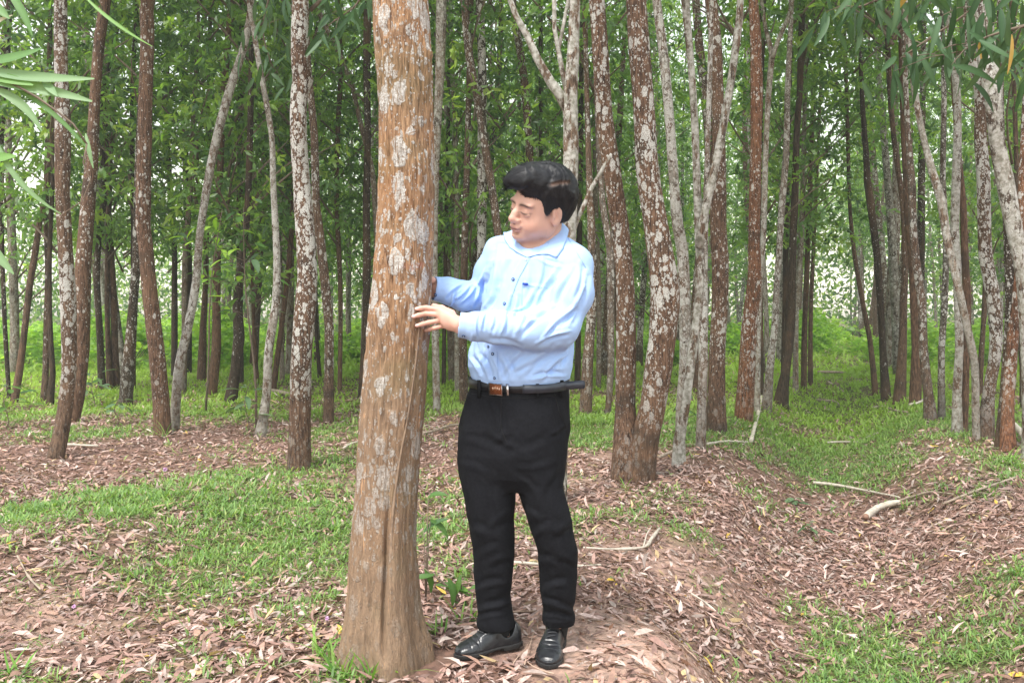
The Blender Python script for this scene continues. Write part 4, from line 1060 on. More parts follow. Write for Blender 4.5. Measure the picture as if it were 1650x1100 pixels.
def near_foliage():
    """long blurred leaves reaching in at the upper left, and the boughs hanging in at the top right"""
    m = M_BROAD
    root = empty('acacia_branch', tuple(P(-150, 330, 1.35)))
    tag(root, 'pale long-leaved acacia branch reaching in at the left edge', 'branch')
    o0 = P(-150, 330, 1.35)
    def stem(pts, r=.003, nm='twig', pr=root, org=o0):
        s_ = spline(np.array(pts), .04)
        V, Fc = tube(s_ - org, np.linspace(r, r * .5, len(s_)), 6)
        put(nm, mesh_np(nm, V, Fc, None, True), M_TWIG, pr)
    stem([P(-150, 1200, 1.4) * (1, 1, 0) + (0, 0, .0), P(-140, 700, 1.38), P(-150, 330, 1.35), P(-120, 150, 1.33), P(-60, 60, 1.32)], .008, 'stem')
    stem([P(-140, 300, 1.35), P(-60, 160, 1.33), P(-10, 92, 1.32)]); stem([P(-135, 260, 1.35), P(-40, 130, 1.33), P(30, 140, 1.31), P(118, 200, 1.30), P(140, 232, 1.3)], .0026)
    stem([P(-140, 520, 1.36), P(-60, 420, 1.34), P(0, 400, 1.33)])
    PALE = (.19, .30, .15); MIDG = (.12, .23, .08); YGR = (.17, .31, .09)
    def lf(x0, y0, x1, y1, w, c, bend=.1, sick=.1, dz=0.0, d0=1.32):
        a, b = P(x0, y0, d0), P(x1, y1, d0 - .02 + dz)
        L = np.linalg.norm(b - a); dv = (b - a) / L
        nr = np.array((.1, -1, .35))
        leaf_obj(root, a - o0, dv, nr, L, w * d0 / F, bend, sick, c)
    lf(-30, 100, 68, 78, 17, MIDG, .0, -.1); lf(-30, 112, 142, 116, 19, PALE, .1, -.1); lf(-40, 124, 139, 152, 22, PALE, .1, 0); lf(-20, 122, 48, 132, 18, YGR, .1, 0)
    lf(-20, 140, 62, 205, 15, PALE, .1, .2); lf(20, 140, 142, 240, 8, MIDG, .1, .1); lf(-10, 212, 92, 338, 9, PALE, .1, -.2); lf(-40, 262, 20, 248, 20, YGR, .1, 0); lf(-30, 380, 18, 438, 16, PALE, .1, 0)
    lf(8, -20, 48, 52, 13, MIDG, .1, .1); lf(-20, 0, 12, 26, 16, MIDG, .1, 0); lf(138, 215, 148, 268, 7, PALE, .1, 0); lf(134, -8, 241, 66, 6, YGR, .1, -.1, 0, 1.3); lf(-30, 60, 8, 20, 10, (.45, .40, .33), .2, .1)
    lf(70, 130, 90, 152, 13, PALE, .1, 0)
    s_ = [P(142, 240, 1.3), P(150, 275, 1.3), P(146, 320, 1.3), P(120, 345, 1.3), P(75, 375, 1.3)]
    stem([P(140, 232, 1.3), P(134, 262, 1.3), P(146, 290, 1.3), P(132, 325, 1.3), P(100, 345, 1.3), P(84, 375, 1.3)], .0012, 'tendril')
    # hanging boughs, top right, rooted on the pale blotched tree and its neighbours beyond the frame
    DARKG = [(.035, .08, .03), (.045, .10, .035), (.06, .12, .05), (.085, .15, .075)]
    for bi, (pts, d, nl, lab) in enumerate([([(1720, -160), (1640, -60), (1560, 20), (1500, 60), (1450, 95)], 4.6, 70, 'dark hanging acacia bough with sickle leaves at the top right corner'),
                                            ([(1600, -160), (1520, -80), (1450, -20), (1390, 10), (1350, 15)], 5.0, 60, 'leafy acacia bough hanging from the top edge left of the corner bough'),
                                            ([(1760, 0), (1690, 30), (1640, 45), (1590, 60), (1540, 90)], 4.3, 46, 'long-leaved acacia bough coming in from the right edge near the top'),
                                            ([(600, -160), (610, -60), (580, 0), (560, 20), (530, 40)], 6.2, 44, 'dark leafy acacia bough hanging left of the big tree at the top'),
                                            ([(480, -150), (455, -60), (430, 10), (425, 60), (440, 110)], 7.0, 44, 'dark leafy acacia bough hanging left of the lichen trunk at the top')]):
        w = spline(np.array([P(x, y, d + .1 * i) for i, (x, y) in enumerate(pts)]), .08)
        org = w[0].copy()
        br = empty('acacia_bough', tuple(org)); tag(br, lab, 'bough')
        V, Fc = tube(w - org, np.linspace(.014, .004, len(w)), 7); put('limb', mesh_np('limb', V, Fc, None, True), M_TWIG, br)
        for i in range(nl):
            t = .25 + .75 * (i + rng.random()) / nl
            k = t * (len(w) - 1); k0 = int(min(k, len(w) - 2)); b = w[k0] + (w[k0 + 1] - w[k0]) * (k - k0)
            tip = b + np.array((rng.normal(0, .14), rng.normal(0, .14), rng.uniform(-.16, .10)))
            if i % 3 == 0:
                V, Fc = tube(np.array([b, (b + tip) / 2 + (0, 0, .02), tip]) - org, [.003, .0025, .0015], 5); put('twig', mesh_np('twig', V, Fc), M_TWIG, br)
            c = DARKG[int(rng.integers(4))]
            if rng.random() < .008: c = (.45, .27, .06)
            L = rng.uniform(.15, .25)
            leaf_obj(br, tip - org, (rng.normal(0, .45), rng.normal(0, .35), -rng.uniform(.5, 1.1)), (rng.normal(0, .6), -1, .3), L, .036, round(rng.uniform(0, .3), 1), round(rng.uniform(-.2, .2), 1), c)

# ================================================================== fallen wood
def fallen():
    m_pale = mat_plain('bleached_wood', (.52, .46, .38), .8, noise=.25, nscale=30, bump=.4, bscale=60)
    m_grey = mat_plain('grey_stick', (.33, .26, .20), .85, noise=.35, nscale=30, bump=.4, bscale=60)
    m_end = mat_plain('broken_wood', (.28, .16, .11), .9)
    def stick(pts, w, mat, lab, lift=.012, twigs=(), end=False):
        W = []
        for i, (px, py) in enumerate(pts):
            x, y = unp(px, py); W.append((x, y, float(ground_z(x, y)) + lift + (w[i] * y / F / 2)))
        W = np.array(W); r = np.array([w[i] * W[i, 1] / F / 2 for i in range(len(pts))])
        s_ = spline(np.column_stack([W, r]), .06)
        org = W[0].copy()
        V, Fc = tube(s_[:, :3] - org, np.maximum(s_[:, 3], .002), 9, lump=lambda V, ring: wob(V, 40, 3) * .0025)
        if twigs or end:
            root = empty('fallen_branch', tuple(org)); tag(root, lab, 'fallen branch')
            put('limb', mesh_np('limb', V, Fc, None, True), mat, root)
            for tp, tw in twigs:
                Wt = np.array([(lambda q: (q[0], q[1], float(ground_z(*q)) + lift + .01 + h_))(unp(px, py)) for px, py, h_ in tp])
                st = spline(Wt, .05); V, Fc = tube(st - org, np.linspace(tw, tw * .4, len(st)) * Wt[0, 1] / F / 2, 6)
                put('twig', mesh_np('twig', V, Fc, None, True), mat, root)
            if end:
                d = W[0] - W[1]; d /= np.linalg.norm(d)
                V, Fc = tube(np.array([(0, 0, 0), d * .008, d * .020]), [r[0] * .97, r[0] * .85, r[0] * .3], 9); put('broken_end', mesh_np('broken_end', V, Fc), m_end, root)
        else:
            o = put('fallen_stick', mesh_np('fallen_stick', V, Fc, None, True), mat, None, tuple(org)); tag(o, lab, 'stick')
    stick([(1395, 842), (1412, 830), (1432, 820), (1450, 812)], [11, 12, 11, 7], m_pale, 'thick bleached broken branch in the middle of the furrow', .02, end=True)
    stick([(1310, 785), (1345, 789), (1390, 797), (1450, 804)], [5, 5, 4.5, 3], m_pale, 'long thin pale stick lying across the furrow above the bleached branch', .03)
    stick([(1445, 812), (1475, 802), (1500, 797), (1536, 795)], [4, 4, 3.5, 2.5], m_grey, 'grey curved stick touching the bleached branch end', .03)
    stick([(1520, 808), (1570, 800), (1600, 790), (1640, 776)], [4, 4, 4, 3], m_grey, 'grey stick on the right bank of the furrow', .03, twigs=[([(1570, 800, 0), (1590, 812, .03), (1610, 806, .02)], 2)])
    stick([(1062, 860), (1050, 876), (1037, 890), (990, 893), (940, 890)], [5, 5.5, 5, 4.5, 3], m_pale, 'bent pale branch right of the man\'s knees', .02, twigs=[([(1037, 890, 0), (1042, 880, .03), (1050, 872, .05)], 3)])
    stick([(822, 912), (860, 914), (910, 918), (985, 914)], [5, 4.5, 4, 2.5], m_pale, 'straight pale stick seen between and behind his legs', .012)
    stick([(682, 706), (700, 700), (722, 694), (745, 690)], [4, 4, 3.5, 3], m_grey, 'grey stick between the big tree and his hip', .04, )
    stick([(1062, 745), (1085, 738), (1100, 734), (1118, 733)], [5, 5, 4, 3], m_grey, 'short grey branch against the foot of the whitish forked tree', .03, twigs=[([(1085, 738, 0), (1095, 728, .06), (1106, 722, .1)], 3)])
    stick([(1140, 722), (1170, 718), (1205, 712)], [4, 3.5, 3], m_pale, 'thin pale stick right of the slim speckled trunk', .03)
    stick([(1210, 712), (1216, 690), (1222, 668), (1228, 640)], [7, 6, 6, 5], m_pale, 'split pale stake leaning by the rust-red trunk', .02)
    stick([(1465, 660), (1480, 657), (1492, 652)], [4, 4, 3.5], m_pale, 'cut pale stick at the foot of the smooth reddish trunk', .05)
    stick([(1432, 665), (1448, 668), (1462, 671)], [3.5, 3, 2.5], m_grey, 'small stick on the grassy right bank', .05)
    stick([(1315, 641), (1345, 652), (1352, 658)], [3, 3, 2], m_grey, 'thin stick in the grass of the lane', .05)
    stick([(1318, 609), (1340, 609), (1362, 608)], [4, 4, 3], m_grey, 'dark log across the far end of the lane', .10)
    stick([(1333, 718), (1355, 717), (1382, 718)], [3, 3, 2], m_pale, 'pale twig at the lower end of the lane\'s grass', .04)
    stick([(1395, 713), (1405, 708), (1415, 704)], [3.5, 3.5, 2.5], m_pale, 'short pale twig on the right bank above the furrow', .04)
    stick([(102, 722), (130, 722), (158, 724)], [4, 3.5, 2.5], m_pale, 'straight pale stick right of the left tree pair\'s foot', .03)
    stick([(432, 634), (450, 638), (466, 641)], [7, 7, 6], m_grey, 'short dark log behind the thick lichen trunk', .03)
    stick([(554, 728), (566, 722), (578, 718)], [4, 4, 3], m_pale, 'curved pale stick left of the big tree', .03)
    stick([(28, 905), (46, 930), (66, 958)], [3.5, 3.5, 2.5], m_grey, 'thin stick slanting down in the litter at lower left', .02)
    stick([(232, 940), (232, 925), (228, 905), (218, 935)], [2.5, 2.5, 2, 1.5], m_grey, 'hooked thin twig in the litter at lower left', .02)
    stick([(1110, 960), (1135, 975), (1160, 998)], [3, 3, 2.5], m_pale, 'pale bent twig in the litter right of his shoes', .015)
    stick([(1245, 922), (1262, 935), (1290, 950)], [2.5, 2.5, 2], m_pale, 'fine pale twig on the left slope of the furrow', .015)
    stick([(1628, 700), (1640, 712), (1648, 724)], [9, 9, 9], m_pale, 'peeled pale branch end at the right edge', .10)
# ================================================================== the man
class Field:
    """signed distance on a rectilinear grid, meshed with surface nets"""
    def __init__(s, xs, ys, zs):
        s.ax = [np.asarray(a, dtype=np.float32) for a in (xs, ys, zs)]
        s.d = np.full([len(a) for a in s.ax], 1.0, dtype=np.float32)
    def region(s, lo, hi, m):
        sl = []
        for a, l, h in zip(s.ax, lo, hi):
            i0 = max(0, np.searchsorted(a, l - m) - 1); i1 = min(len(a), np.searchsorted(a, h + m) + 1)
            if i1 <= i0: return None, None
            sl.append(slice(i0, i1))
        g = np.meshgrid(*[a[q] for a, q in zip(s.ax, sl)], indexing='ij')
        return tuple(sl), np.stack(g, -1)
    def comb(s, fn, lo, hi, k=0.01, op='add', m=0.02):
        sl, p = s.region(np.asarray(lo), np.asarray(hi), m + k)
        if sl is None: return
        f = fn(p).astype(np.float32)
        d = s.d[sl]
        if op == 'add':
            h = np.clip(0.5 + 0.5 * (d - f) / k, 0, 1); s.d[sl] = d + (f - d) * h - k * h * (1 - h)
        elif op == 'sub':
            f = -f
            h = np.clip(0.5 + 0.5 * (f - d) / k, 0, 1); s.d[sl] = d + (f - d) * h + k * h * (1 - h)
    def caps(s, a, b, r0, r1, k=0.01, op='add'):
        a, b = np.asarray(a, float), np.asarray(b, float)
        ab = b - a; L2 = max(ab @ ab, 1e-9)
        def fn(p):
            t = np.clip(((p - a) @ ab) / L2, 0, 1)
            q = p - a - t[..., None] * ab
            return np.sqrt((q * q).sum(-1)) - (r0 + (r1 - r0) * t)
        rr = max(r0, r1)
        s.comb(fn, np.minimum(a, b) - rr, np.maximum(a, b) + rr, k, op)
    def chain(s, pts, rad, k=0.01, op='add'):
        for i in range(len(pts) - 1): s.caps(pts[i], pts[i + 1], rad[i], rad[i + 1], k, op)
    def ell(s, c, r, M=None, k=0.01, op='add'):
        c = np.asarray(c, float); r = np.asarray(r, float)
        M_ = np.eye(3) if M is None else M
        def fn(p):
            q = (p - c) @ M_            # columns of M are the ellipsoid's axes
            k0 = np.sqrt(((q / r) ** 2).sum(-1)); k1 = np.sqrt(((q / r ** 2) ** 2).sum(-1)) + 1e-6
            return k0 * (k0 - 1) / k1
        e = np.sqrt(((M_ * r) ** 2).sum(1))
        s.comb(fn, c - e, c + e, k, op)
    def loft(s, secs, yaw=0.0, power=2.3, k=0.01, op='add', axis=2):
        """secs rows: z, cx, cy, rx, ry ; elliptical sections, turned by yaw"""
        secs = np.asarray(sorted(secs), float)
        z = secs[:, 0]; cy_, sy_ = math.cos(yaw), math.sin(yaw)
        def fn(p):
            zz = p[..., 2]
            v = [np.interp(zz, z, secs[:, i]) for i in range(1, 5)]
            x = p[..., 0] - v[0]; y = p[..., 1] - v[1]
            a = (x * cy_ + y * sy_) / v[2]; b = (-x * sy_ + y * cy_) / v[3]
            n = (np.abs(a) ** power + np.abs(b) ** power) ** (1 / power)
            f = (n - 1) * np.minimum(v[2], v[3])
            return np.maximum(f, np.maximum(z[0] - zz, zz - z[-1]))
        rr = np.maximum(secs[:, 3], secs[:, 4]).max()
        s.comb(fn, (secs[:, 1].min() - rr, secs[:, 2].min() - rr, z[0]), (secs[:, 1].max() + rr, secs[:, 2].max() + rr, z[-1]), k, op)
    def mesh(s):
        d = s.d; ins = d < 0
        c = np.zeros(tuple(n - 1 for n in d.shape), np.int8)
        for i in (0, 1):
            for j in (0, 1):
                for k in (0, 1):
                    c += ins[i:i + c.shape[0], j:j + c.shape[1], k:k + c.shape[2]]
        idx = np.argwhere((c > 0) & (c < 8))
        vid = np.full(c.shape, -1, np.int32)
        vid[idx[:, 0], idx[:, 1], idx[:, 2]] = np.arange(len(idx))
        corners = [(i, j, k) for i in (0, 1) for j in (0, 1) for k in (0, 1)]
        val = {q: d[idx[:, 0] + q[0], idx[:, 1] + q[1], idx[:, 2] + q[2]] for q in corners}
        acc = np.zeros((len(idx), 3)); cnt = np.zeros(len(idx))
        for q in corners:
            for a in range(3):
                if q[a] == 0:
                    q2 = list(q); q2[a] = 1; q2 = tuple(q2)
                    va, vb = val[q], val[q2]
                    mk = (va < 0) != (vb < 0)
                    t = np.where(mk, va / np.where(mk, va - vb, 1), 0)
                    w = mk.astype(float)
                    for e in range(3):
                        acc[:, e] += w * (t if e == a else q[e])
                    cnt += w
        fr = acc / np.maximum(cnt, 1)[:, None]
        V = np.stack([s.ax[e][idx[:, e]] + fr[:, e] * (s.ax[e][idx[:, e] + 1] - s.ax[e][idx[:, e]]) for e in range(3)], 1)
        Q = []
        for a in range(3):
            sl0 = [slice(1, -1)] * 3; sl1 = [slice(1, -1)] * 3
            sl0[a] = slice(0, -1); sl1[a] = slice(1, None)
            A, B = ins[tuple(sl0)], ins[tuple(sl1)]
            e = np.argwhere(A != B)
            flip = A[e[:, 0], e[:, 1], e[:, 2]]
            o = np.ones(3, int); o[a] = 0
            e = e + o
            b, c_ = (a + 1) % 3, (a + 2) % 3
            def cell(db, dc):
                g = e.copy(); g[:, b] -= db; g[:, c_] -= dc
                return vid[g[:, 0], g[:, 1], g[:, 2]]
            q = np.stack([cell(1, 1), cell(0, 1), cell(0, 0), cell(1, 0)], 1)
            q[~flip] = q[~flip][:, ::-1]
            Q.append(q)
        Q = np.vstack(Q)
        Q = Q[(Q >= 0).all(1)]
        return V, Q

def normals(V, Q):
    n = np.cross(V[Q[:, 2]] - V[Q[:, 0]], V[Q[:, 3]] - V[Q[:, 1]])
    N = np.zeros_like(V)
    for i in range(4): 
        for e in range(3): N[:, e] += np.bincount(Q[:, i], n[:, e], len(V))
    return N / (np.linalg.norm(N, axis=1)[:, None] + 1e-12)

def relax(V, Q, it=2, lam=0.5):
    E = np.vstack([Q[:, [0, 1]], Q[:, [1, 2]], Q[:, [2, 3]], Q[:, [3, 0]]])
    E = np.vstack([E, E[:, ::-1]])
    cnt = np.bincount(E[:, 0], minlength=len(V)).astype(float)[:, None]
    for _ in range(it):
        S = np.stack([np.bincount(E[:, 0], V[E[:, 1], e], len(V)) for e in range(3)], 1)
        V = V + lam * (S / np.maximum(cnt, 1) - V)
    return V

def pix(V):
    d = V[:, 1]
    return CX + V[:, 0] * F / d, HY - (V[:, 2] - H) * F / d

def creases(V, N, lst, amt=1.0, front=True):
    """fabric folds: each (x0,y0,x1,y1,width px,depth mm), pressed into the cloth along a line seen in the photograph"""
    x, y = pix(V)
    w = np.clip(-N[:, 1] * 1.6 + 0.25, 0, 1) if front else 1.0
    D = np.zeros(len(V))
    for (x0, y0, x1, y1, wd, dp) in lst:
        ax, ay = x1 - x0, y1 - y0
        L2 = ax * ax + ay * ay + 1e-6
        t = np.clip(((x - x0) * ax + (y - y0) * ay) / L2, 0, 1)
        # slightly bowed line
        bow = 0.06 * math.sqrt(L2) * np.sin(np.pi * t) * (1 if (int(x0 + y1) % 2) else -1)
        nx, ny = -ay / math.sqrt(L2), ax / math.sqrt(L2)
        qx = x - (x0 + ax * t + nx * bow); qy = y - (y0 + ay * t + ny * bow)
        q = np.sqrt(qx ** 2 + qy ** 2) / wd
        side = (qx * nx + qy * ny) / wd
        fade = np.sin(np.pi * np.clip(t * 0.86 + 0.07, 0, 1)) ** 0.6
        D += dp * 0.001 * fade * (-np.exp(-q * q * 2.2) + 0.75 * np.exp(-(side - 1.25) ** 2 * 2.5) * np.exp(-np.maximum(q - 1.6, 0) ** 2 * 3))
    return V + N * (D * w * amt)[:, None]

def rot3(yaw, pitch, roll):
    """head frame: columns = forward, left, up. yaw 0 looks at the camera, +90 looks to image left"""
    f = np.array([-math.sin(yaw), -math.cos(yaw), 0.0]); l = np.array([math.cos(yaw), -math.sin(yaw), 0.0]); u = np.array([0, 0, 1.0])
    f2 = f * math.cos(pitch) - u * math.sin(pitch); u2 = u * math.cos(pitch) + f * math.sin(pitch)
    l3 = l * math.cos(roll) - u2 * math.sin(roll); u3 = u2 * math.cos(roll) + l * math.sin(roll)
    return np.stack([f2, l3, u3], 1)

HM = rot3(R(52), R(26), R(8))
_q = R(19)      # the whole head leans over towards his left shoulder
HM = np.array([[math.cos(_q), 0, math.sin(_q)], [0, 1, 0], [-math.sin(_q), 0, math.cos(_q)]]) @ HM
HC = P(870, 335.5, 2.90)
HS = 1.02
def hp(x, y, z): return HC + HM @ (np.array((x, y, z)) * HS)
def he(fd, c, r, k=0.01, op='add', M=None):
    MM = HM if M is None else HM @ M
    fd.ell(hp(*c), np.asarray(r) * HS, MM, k, op)

TR_C = np.array([(644.5 - CX) / F * 2.9, 2.9]); TR_R = 0.0985
def on_trunk(px, off):
    """depth of the front of the big trunk under pixel column px, off metres in front of it"""
    d = 2.8
    for _ in range(6):
        x = (px - CX) * d / F
        dx = min(abs(x - TR_C[0]), TR_R * 0.999)
        d = TR_C[1] - math.sqrt(TR_R ** 2 - dx ** 2) - off
    return d

def build_man():
    man = empty('person', tuple(P(840, 1060, 2.97) * (1, 1, 0)))
    tag(man, 'standing man in pale blue shirt and black trousers, hand on the big tree trunk', 'person')
    ML = Matrix.Translation(-man.location)
    org = np.array(man.location)
    def part(name, V, Q, mat, col=None, parent=None, smooth=True):
        me = mesh_np(name, V - org, Q, col, smooth)
        return put(name, me, mat, parent or man)

    # ---------------- body : one continuous mesh, head to feet
    zs = np.concatenate([np.arange(-0.02, 1.085, 0.011), np.arange(1.087, 1.31, 0.0026), np.arange(1.3125, 1.70, 0.0021)])
    b = Field(np.arange(-0.40, 0.30, 0.0023), np.arange(2.66, 3.16, 0.0023), zs)
    # skull, jaw, neck
    he(b, (-.012, 0, .032), (.098, .079, .088))
    he(b, (.028, 0, -.028), (.062, .064, .078), .03)
    he(b, (.038, 0, -.062), (.045, .049, .034), .03)
    he(b, (.038, 0, -.072), (.036, .034, .016), .02)
    he(b, (.080, 0, -.080), (.022, .026, .018), .02)
    for s in (-1, 1):
        he(b, (.054, s * .037, -.043), (.029, .028, .032), .02)
        he(b, (.008, s * .055, -.052), (.030, .016, .030), .02)
        he(b, (.078, s * .028, .028), (.012, .026, .008), .018)      # brow
        he(b, (.0985, s * .030, .010), (.011, .019, .0080), .012, 'sub')
        he(b, (.0755, s * .031, .008), (.0120, .0170, .0095), .008)      # closed lid over the eye
        he(b, (.0815, s * .032, -.0035), (.006, .018, .0045), .010)      # lower lid
        he(b, (.098, s * .0135, -.026), (.010, .0095, .0075), .006)      # nostril wing
        he(b, (.106, s * .008, -.0350), (.004, .0035, .003), .002, 'sub')
        # ear
        he(b, (-.008, s * .079, -.006), (.021, .010, .034), .006)
        he(b, (-.003, s * .082, -.030), (.010, .006, .011), .006)
        he(b, (-.001, s * .091, -.003), (.012, .007, .021), .004, 'sub')
        he(b, (-.010, s * .0865, .006), (.004, .003, .016), .003)
        he(b, (.006, s * .083, -.008), (.005, .005, .007), .004)
    b.chain([hp(.086, 0, .014), hp(.099, 0, -.004), hp(.109, 0, -.021)], [.009 * HS, .0105 * HS, .0138 * HS], .01)
    he(b, (.093, 0, -.046), (.016, .024, .015), .012)
    he(b, (.1005, 0, -.0495), (.0072, .022, .0046), .005)
    he(b, (.0985, 0, -.0605), (.0072, .020, .0052), .005)
    he(b, (.108, 0, -.0552), (.007, .027, .0013), .002, 'sub')
    he(b, (.095, 0, -.0715), (.005, .014, .003), .010, 'sub')
    for s in (-1, 1):
        he(b, (.094, s * .027, -.0532), (.006, .004, .005), .006, 'sub')
    neck_b = P(871, 425, 2.985)
    b.caps(hp(-.035, 0, -.03), neck_b, .050, .058, .010)
    b.caps(hp(-.025, 0, -.05), P(868, 420, 2.975), .046, .050, .010)
    # trunk of the body, under the shirt
    sh_r, sh_l = P(806, 415, 3.05), P(916, 428, 2.90)
    b.chain([sh_r, P(862, 412, 2.98), sh_l], [.045, .07, .048], .05)
    b.loft([(P(0, y, 2.97)[2], P(x, y, 2.97)[0], 2.97 + dy, rx, ry) for (y, x, dy, rx, ry) in
            [(415, 862, 0, .13, .08), (470, 855, 0, .135, .092), (540, 845, 0, .135, .10), (620, 836, 0, .14, .10), (700, 828, 0, .14, .10), (770, 826, 0, .12, .09)]], yaw=R(-24), k=.05)
    # legs
    for (pts, rad) in (([P(785, 700, 2.985), P(788, 780, 2.975), P(793, 860, 2.975), P(796, 940, 2.995), P(799, 1002, 3.0), P(806, 1024, 3.0), P(785, 1045, 2.972)], [.08, .06, .045, .042, .036, .026, .019]),
                       ([P(870, 700, 2.96), P(872, 780, 2.945), P(890, 850, 2.935), P(899, 930, 2.97), P(898, 995, 3.0), P(898, 1020, 3.02), P(890, 1046, 2.95)], [.08, .06, .045, .042, .036, .026, .019])):
        b.chain(pts, rad, .03)
    # arms
    el_l, wr_l = P(892, 533, 2.83), P(741, 523, 2.785)
    el_r, wr_r = P(772, 478, 3.08), P(706, 466, 3.0)
    b.chain([sh_l, el_l, P(800, 528, 2.795), wr_l], [.048, .036, .032, .025], .03)
    b.chain([sh_r, el_r, wr_r], [.046, .036, .027], .03)
    # near hand (his left): palm and five fingers
    dk = 2.818
    kn = [P(708, 499, dk), P(707.5, 507, dk - .002), P(711, 515.5, dk), P(717, 524, dk + .004)]
    for kk in kn:
        b.caps(wr_l + (kk - kn[1]) * .35, kk, .0165, .0105, .012)
    b.ell(P(724, 516, 2.802), (.026, .013, .030), None, .012)
    tips = [((687, 495.5), (668.5, 497.5)), ((685, 505), (663.5, 510.0)), ((691, 519.5), (669, 524.5)), ((700, 528.5), (683.5, 532.5))]
    rf = [.0078, .0081, .0079, .0070]
    self_nails = []
    for kk, ((mx, my), (tx, ty)), r in zip(kn, tips, rf):
        tip = P(tx + 2.5, ty, on_trunk(tx + 2, r * .9))
        mid = P(mx, my, min(on_trunk(mx, r), 2.828) - .004)
        b.chain([kk, mid, (mid * .45 + tip * .55) + np.array((0, -.002, 0)), tip], [r * 1.12, r * 1.0, r * .96, r * .80], .004)
        self_nails.append((tip + np.array((.0005, -r * .72, .0008)), r))
    # thumb, tucked behind the index on the trunk's side
    b.chain([P(728, 505, 2.815), P(712, 497, 2.85), P(699, 493, 2.862)], [.013, .0105, .009], .008)
    # far hand (his right) round the back of the trunk
    kr = [P(699, 450 + 9 * i, 3.018) + np.array((-.012, 0, 0)) for i in range(4)]
    b.ell(P(702, 461, 3.008), (.028, .015, .032), None, .012)
    for i, kk in enumerate(kr):
        b.caps(wr_r, kk, .018, .011, .012)
        a1 = np.array((TR_C[0] + .045, TR_C[1] + .11, kk[2] + .004 * (1.5 - i))); a2 = np.array((TR_C[0] + .0, TR_C[1] + .116, kk[2] + .008 * (1.5 - i)))
        b.chain([kk, a1, a2], [.0092, .0085, .0072], .005)
    b.chain([P(703, 455, 2.99), P(697, 452, 2.975), P(692, 449, 2.985)], [.012, .010, .0085], .006)
    V, Q = b.mesh()
    V = relax(V, Q, 1, .35)
    # colouring in head coordinates
    q = ((V - HC) @ HM) / HS
    skin = np.array((.66, .40, .31)); col = np.tile(skin, (len(V), 1))
    w1 = wob(V, 60, 1)[:, None]
    col *= 1 + .04 * w1
    def blend(mask, c):
        nonlocal col
        mask = np.clip(mask, 0, 1)[:, None]; col = col * (1 - mask) + np.asarray(c) * mask
    inh = np.abs(q).max(1) < .2
    yy = np.abs(q[:, 1])
    blend(inh * .5 * np.exp(-(((q[:, 0] - .06) / .03) ** 2 + ((yy - .045) / .02) ** 2 + ((q[:, 2] + .04) / .022) ** 2)), (.62, .27, .20))
    blend(inh * .55 * np.exp(-(((q[:, 0] - .11) / .02) ** 2 + (q[:, 1] / .016) ** 2 + ((q[:, 2] + .026) / .014) ** 2)), (.64, .30, .23))
    lip = (q[:, 0] > .088) * np.exp(-((q[:, 2] + .0552) / .0095) ** 4 - (q[:, 1] / .0225) ** 4)
    blend(inh * .6 * lip, (.46, .17, .15))
    blend(inh * (q[:, 0] > .09) * .8 * np.exp(-((q[:, 2] + .0552) / .0022) ** 2 - (q[:, 1] / .024) ** 4), (.14, .045, .04))
    browz = .0215 + .006 * np.cos((yy - .030) * 60)
    blend(inh * (q[:, 0] > .05) * .92 * np.exp(-((q[:, 2] - browz) / .0050) ** 2 - ((yy - .031) / .022) ** 6), (.03, .02, .018))
    lash = .0030 - .004 * np.cos((yy - .031) * 70)
    blend(inh * (q[:, 0] > .06) * .95 * np.exp(-((q[:, 2] - lash) / .0028) ** 2 - ((yy - .031) / .0175) ** 6), (.02, .012, .01))
    blend(inh * (q[:, 0] > .08) * .9 * np.exp(-((q[:, 2] + .037) / .003) ** 2 - ((yy - .009) / .0045) ** 2), (.12, .04, .03))
    # stubble shadow of the shaved moustache and jaw
    blend(inh * .12 * (q[:, 2] < -.05) * (q[:, 0] > .02), (.30, .22, .2))
    # shaved nape and sideburn
    blend(inh * (yy > .05) * .85 * np.exp(-((q[:, 0] - .022) / .011) ** 4 - ((q[:, 2] - .018) / .030) ** 4), (.035, .025, .022))
    # nails and knuckles
    for c, r in self_nails:
        dd = (V - c) / (np.array((1.1, 1.0, .75)) * r)
        blend(.85 * np.exp(-((dd ** 2).sum(1)) ** 2), (.80, .58, .52))
    for i, kk in enumerate(kn):
        blend(.22 * np.exp(-(((V - kk) ** 2).sum(1)) / .006 ** 2), (.55, .24, .18))
    hand = (V[:, 0] < P(742, 0, 2.8)[0]) & (V[:, 2] > 1.0)
    col[hand] *= (1.04, .98, .98)
    m_skin = mat_vcol('skin', .50, spec=.35, sss=.12, bump=.15, bscale=900)
    part('body', V, Q, m_skin, col)

    # ---------------- hair
    hf = Field(np.arange(HC[0] - .17, HC[0] + .17, .0025), np.arange(HC[1] - .17, HC[1] + .17, .0025), np.arange(HC[2] - .12, HC[2] + .19, .0025))
    he(hf, (-.025, 0, .052), (.106, .091, .092))
    he(hf, (.002, 0, .093), (.092, .080, .060), .02)
    he(hf, (.055, -.012, .100), (.056, .064, .038), .02)
    he(hf, (.090, -.020, .093), (.028, .048, .022), .015)      # quiff over the forehead
    he(hf, (.100, -.042, .074), (.013, .020, .018), .012)
    he(hf, (-.060, 0, .015), (.066, .078, .070), .02)
    he(hf, (-.055, 0, -.025), (.045, .064, .045), .02)
    for s in (-1, 1):
        he(hf, (.022, s * .066, .030), (.016, .012, .036), .012)
    # the face, ears and neck stay free
    he(hf, (.108, 0, .002), (.060, .10, .061), .012, 'sub')
    he(hf, (.066, .05, -.02), (.028, .06, .075), .01, 'sub')
    he(hf, (.062, -.05, -.02), (.032, .06, .075), .01, 'sub')
    he(hf, (.01, 0, -.095), (.10, .12, .070), .01, 'sub')
